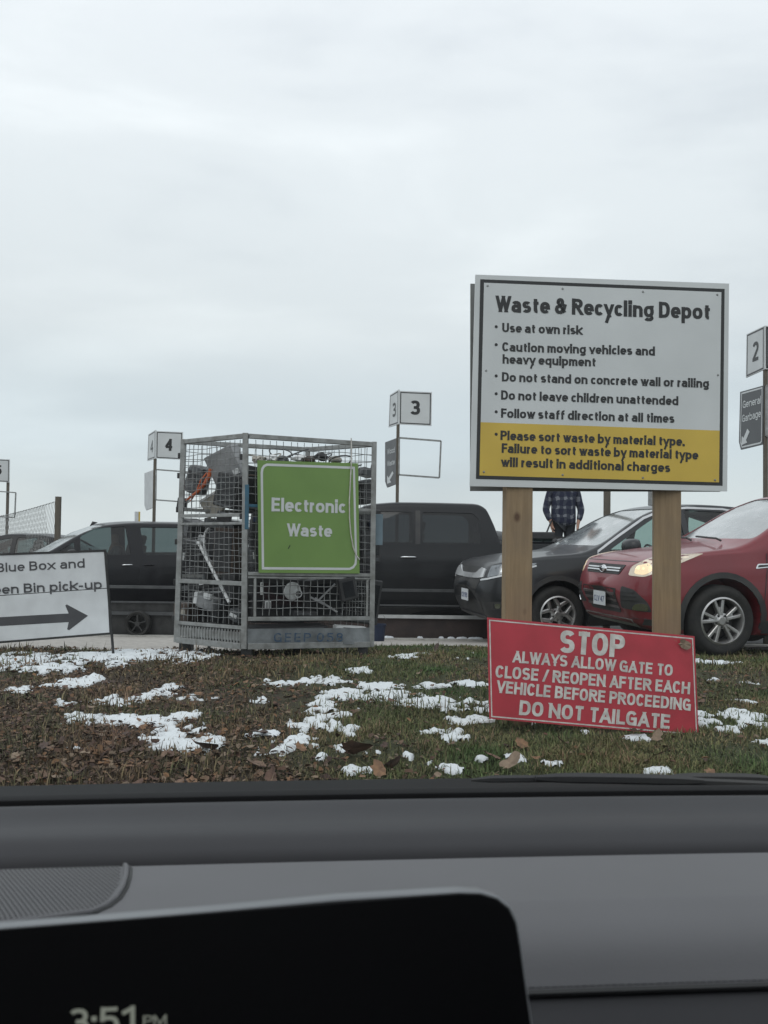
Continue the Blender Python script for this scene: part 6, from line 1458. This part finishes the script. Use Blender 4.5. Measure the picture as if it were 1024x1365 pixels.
# ------------------------------------------------------------------ the car the photograph is taken from
YAW = R(5.5)
own = empty('car_interior', (0, 0, 0), 'dark grey dashboard with speaker grille and black screen across the foreground', 'dashboard', rz=YAW)
WO = WM[own.name]
dashm = mat('dash_vinyl', (.150, .150, .157), (.144, .144, .150), scale=8, rough=.62, bump=.10, bscale=900, spec=.35)
dashd = mat('dash_vinyl_dark', (.050, .050, .054), (.047, .047, .051), scale=8, rough=.65, bump=.08, bscale=900, spec=.3)
frit = mat('black_frit', (.010, .010, .011), rough=.7, spec=.15)
def lp(u, z, v): return Vector((v, u, z))       # u ahead, v across (right positive)
def strip(name, prof, v0, v1, m, nv=30, curve=.0, vz=0, parent=None, zc=0):
    mb = MB(); n = len(prof); P_ = []
    for i in range(nv + 1):
        v = v0 + (v1 - v0) * i / nv
        for u, z in prof: P_.append(lp(u - curve * v * v, z - zc * v * v, v))
    mb._geo(P_, [[i * n + k, (i + 1) * n + k, (i + 1) * n + k + 1, i * n + k + 1] for i in range(nv) for k in range(n - 1)])
    return mb.build(name, m, own if parent is None else parent, world=False, smooth=50)
def rp_(prof, r=.012, k=4): return shape_round_open(prof, r, k)
def shape_round_open(p, r, k):
    out = [p[0]]
    for i in range(1, len(p) - 1):
        q = Vector(p[i]); a = Vector(p[i - 1]); b = Vector(p[i + 1]); ra = min(r, (a - q).length * .45); rb = min(r, (b - q).length * .45)
        pa = q + (a - q).normalized() * ra; pb_ = q + (b - q).normalized() * rb
        for j in range(k + 1):
            t = j / k; out.append(tuple(pa * (1 - t) ** 2 + q * 2 * t * (1 - t) + pb_ * t * t))
    return out + [p[-1]]
def uz(py, u): return (u, 1.3 - (py - 714) / FPX * u)      # profile point on the sight line of a photo row
# the order runs from the windshield towards the camera
prof1 = shape_round_open([(1.16, .90), uz(1056, 1.12), uz(1088, 1.045), uz(1096, .985), uz(1102, .957), uz(1112, .94), uz(1138, .915), (.912, .90)], .03, 6)
strip('dash_top', prof1, -1.0, 1.0, dashd, curve=.03)
prof2 = shape_round_open([(.915, .93), uz(1139, .893), uz(1172, .80), uz(1198, .745), uz(1204, .735), uz(1238, .70), uz(1270, .68), uz(1326, .662)], .02, 6)
strip('dash_pad', prof2, -1.0, 1.0, dashm, curve=.02)
prof2b = shape_round_open([uz(1326, .662), uz(1330, .668), uz(1333, .661), uz(1400, .635), uz(1900, .56)], .003, 2)
strip('dash_lower', prof2b, -1.0, 1.0, dashd, curve=.02)
mb = MB(); pts = [lp(uz(1327, .661)[0] - .02 * v * v, uz(1327, .661)[1] + .0012, v) for v in np.linspace(-1, 1, 40)]; mb.tube(pts, .0026, 5); mb.build('seam', M['black'], own, world=False)
for i in range(150):
    v = -.1 + i * .006; q0 = Vector(uz(1319, .6645)); mb = MB() if i == 0 else mb; mb.bar(lp(q0[0] - .02 * v * v, q0[1] + .001, v), lp(q0[0] - .02 * v * v, q0[1] + .001, v + .0046), .0007, .0007)
mb.build('stitching', mat('thread', (.09, .09, .095), rough=.8), own, world=False)
# black band below the glass and the cowl beyond it
prof0 = shape_round_open([(1.20, .948), uz(1050, 1.17), uz(1056, 1.135), (1.13, .90)], .004, 2)
strip('black_band', prof0, -1.0, 1.0, frit, curve=.03)
strip('cowl', shape_round_open([(1.45, .89), uz(1053, 1.24), (1.21, .945), (1.20, .85)], .01, 2), -1.0, 1.0, frit, curve=.03)
strip('hood', shape_round_open([(2.35, .45), (2.32, .58), (2.1, .66), (1.48, .86), (1.44, .84)], .06, 4), -.92, .92, black_p, curve=.08, zc=.03)
# wipers resting at the foot of the glass, outside it
def wpt(px, py, u):
    d = ray(px, py); Wi = WO.inverted(); o = Wi @ EYE; dl = Wi.to_3x3() @ d; return o + dl * ((u - o.y) / dl.y)
def wiper(a, b, hump, u=1.27):
    w = bpy.data.objects.new('wiper', None); COL.objects.link(w); w.parent = own; WM[w.name] = WM[own.name].copy(); w.empty_display_size = .1
    pts = [wpt(a[0] + (b[0] - a[0]) * t, a[1] + (b[1] - a[1]) * t - hump * math.sin(math.pi * t) ** .6, u) for t in np.linspace(0, 1, 18)]
    mb = MB(); mb.tube(pts, [.002] + [.0055] * 16 + [.002], 6); mb.build('blade', M['trim'], w, world=False, smooth=50)
    pts = [p + Vector((0, -.01, .004)) for p in pts[3:12]]; mb = MB(); mb.tube(pts, [.004, .007, .008, .008, .008, .008, .008, .007, .004], 6); mb.build('arm', M['trim'], w, world=False, smooth=50)
wiper((628, 1040), (1100, 1052), 6); wiper((830, 1041), (1130, 1046), 5, 1.31)
# windshield, roof, pillars
wsm = glass_mat('own_windshield', (.955, .975, .965), refl=.5, base=-.03, dirt=.009, dirtcol=(.75, .80, .80), rough=.01)  # thin dirt film; its pale haze also stands in for veiling glare
mb = MB(); P_ = []; nvv = 16; nuu = 10
for i in range(nvv + 1):
    v = -.86 + 1.72 * i / nvv
    for j in range(nuu + 1):
        t = j / nuu; u = 1.19 + (.30 - 1.19) * t; z = .952 + (1.60 - .952) * t; vv_ = v * (1 - .18 * t)
        P_.append(lp(u - .10 * v * v, z + .03 * math.sin(math.pi * t), vv_))
mb._geo(P_, [[i * (nuu + 1) + k, (i + 1) * (nuu + 1) + k, (i + 1) * (nuu + 1) + k + 1, i * (nuu + 1) + k + 1] for i in range(nvv) for k in range(nuu)])
mb.build('windshield', wsm, own, world=False, smooth=60)
head = mat('headliner', (.42, .41, .39), (.38, .37, .36), rough=.9)
mb = MB(); mb.box((0, -.75, 1.645), (1.42, 2.05, .05), None, .02); mb.build('roof_lining', head, own, world=False)
for s in (-1, 1):
    mb = MB(); mb.bar((s * .90, 1.12, .97), (s * .72, .28, 1.63), .07, .06, bev=.01); mb.build('windshield_pillar', M['trim'], own, world=False)
    mb = MB(); mb.box((s * .86, -.35, .70), (.08, 2.6, .60), None, .03); mb.build('door_panel', dashd, own, world=False)
    mb = MB(); mb.bar((s * .84, -.55, .98), (s * .73, -.60, 1.63), .09, .07); mb.build('side_pillar', M['trim'], own, world=False)
# speaker grille: raised lip and perforations
def wq(px, py):                                     # point on the dash pad under a photo pixel
    best = None; Wi = WO.inverted(); d = Wi.to_3x3() @ ray(px, py); o = Wi @ EYE
    for t in np.linspace(.5, 1.1, 1600):
        p = o + d * t; z = np.interp(p.y + .02 * p.x ** 2, [q[0] for q in prof2[::-1]], [q[1] for q in prof2[::-1]])
        if p.z <= z: return Vector((p.x, p.y, z))
    return o + d * .8
edge_px = [(-60, 1164), (0, 1160.5), (80, 1156), (150, 1151), (158, 1151), (163, 1156), (163, 1168), (158, 1186), (148, 1200), (135, 1208)]
lip = [wq(*e) for e in ((-60, 1163), (60, 1156), (120, 1152.5), (164, 1150), (168.5, 1158), (167.5, 1170), (163, 1184), (154, 1198), (140, 1209), (122, 1217), (60, 1226), (-60, 1242))]
sg = bpy.data.objects.new('speaker_grille', None); COL.objects.link(sg); sg.parent = own; WM[sg.name] = WM[own.name].copy(); sg.empty_display_size = .1
mb = MB(); mb.tube([p + Vector((0, 0, .001)) for p in lip], .0028, 8); mb.build('lip', dashm, sg, world=False, smooth=60)
mb = MB(); mb.tube([p + Vector((.0045, -.001, .0002)) for p in lip[2:-1]], .0016, 6); mb.build('gap_line', M['black'], sg, world=False, smooth=60)
inner_ = lip
def padz(x, y): return float(np.interp(y + .02 * x * x, [q[0] for q in prof2[::-1]], [q[1] for q in prof2[::-1]]))
def inside(p, poly):
    c_ = False; n = len(poly)
    for i in range(n):
        a, b = poly[i], poly[i - 1]
        if (a.y > p[1]) != (b.y > p[1]) and p[0] < (b.x - a.x) * (p[1] - a.y) / (b.y - a.y) + a.x: c_ = not c_
    return c_
xsl = [p.x for p in lip]; ysl = [p.y for p in lip]; mb = MB(); row = 0; yy = min(ysl)
from mathutils.geometry import normal as _nrm
ctr = sum(inner_, Vector()) / len(inner_)
A_ = np.c_[[p.x for p in lip], [p.y for p in lip], np.ones(len(lip))]; cf = np.linalg.lstsq(A_, np.array([p.z for p in lip]), rcond=None)[0]
while yy < max(ysl):
    xx = max(min(xsl), -.62) + (.0022 if row % 2 else 0)
    while xx < max(xsl):
        if inside((xx + .005, yy), lip) and inside((xx - .004, yy - .003), lip) and inside((xx, yy + .004), lip):
            z = padz(xx, yy) + .0007; mb._geo([(xx + .0013 * math.cos(a), yy + .0013 * math.sin(a), z) for a in (0, 1.05, 2.09, 3.14, 4.19, 5.24)], [list(range(6))])
        xx += .0044
    yy += .0040; row += 1
tag(mb.build('perforations', M['trim'], sg, world=False), kind='stuff')
# screen: a rounded slab standing up from the dash, turned a little further
scm = mat('screen_glass', (.004, .004, .005), (.005, .005, .006), rough=.35, spec=.15)
bez = mat('satin_bezel', (.26, .27, .28), (.23, .24, .25), rough=.4, metal=.2)
sw_y = .50
def spt(px, py, dd=0):
    Psc = EYE + ray(600, 1195) * sw_y; a = R(12); nn_ = Vector((math.sin(a), -math.cos(a), .12)).normalized()
    d = ray(px, py); return WO.inverted() @ (EYE + d * ((Psc - nn_ * dd - EYE).dot(nn_) / d.dot(nn_)))
top_l = [(-160, 1252)] + [(x_, 1240 - (x_ + 10) * .0775 + (0)) for x_ in (0, 150, 300, 450, 560, 610)]
out = top_l + [(640, 1192.5), (662, 1199), (678, 1212), (687, 1232), (692, 1262), (700, 1320), (712, 1400), (740, 1500), (-160, 1500)]
fr_ = [spt(a, b) for a, b in out]; Psc = EYE + ray(600, 1195) * sw_y; nl_ = WO.inverted().to_3x3() @ Vector((math.sin(R(12)), -math.cos(R(12)), .12)).normalized()
scr = bpy.data.objects.new('display_screen', None); COL.objects.link(scr); scr.parent = own; WM[scr.name] = WM[own.name].copy(); scr.empty_display_size = .1
k = len(fr_); cen_ = sum(fr_, Vector()) / k
mid_ = [p - nl_ * .003 + (p - cen_).normalized() * .0025 for p in fr_]; bk_ = [p - nl_ * .012 + (p - cen_).normalized() * .002 for p in fr_]
mb = MB(); mb._geo(fr_, [list(range(k))]); mb.build('glass_face', scm, scr, world=False)
mb = MB(); mb._geo(fr_ + [p - nl_ * .0015 + (p - cen_).normalized() * .0012 for p in fr_], [[i, (i + 1) % k, (i + 1) % k + k, i + k] for i in range(k)]); mb.build('edge_band', scm, scr, world=False, smooth=60)
e1 = [p - nl_ * .0015 + (p - cen_).normalized() * .0012 for p in fr_]
mb = MB(); mb._geo(e1 + mid_ + bk_, [[i + s_ * k, (i + 1) % k + s_ * k, (i + 1) % k + (s_ + 1) * k, i + (s_ + 1) * k] for i in range(k) for s_ in (0, 1)] + [[i + 2 * k for i in range(k)][::-1]]); mb.build('bezel', bez, scr, world=False, smooth=60)
clk = mat('clock_digits', (.12, .13, .11), rough=.6, emis=((.80, .86, .72), .17))
def on_screen(body, x0, x1, ybase, cap, bold, slope=-.05):
    for co, F in text_mesh_at(body, bold, x1 - x0, cap, lambda a, b_, l: spt(x0 + a, ybase + slope * a - b_, -.0012 - l)):
        mb = MB(); mb._geo(co, F); mb.build('clock_lettering', clk, scr, world=False)
on_screen("3:51", 92, 180, 1381, 36, .17); on_screen("PM", 191, 222, 1368, 14, .15)
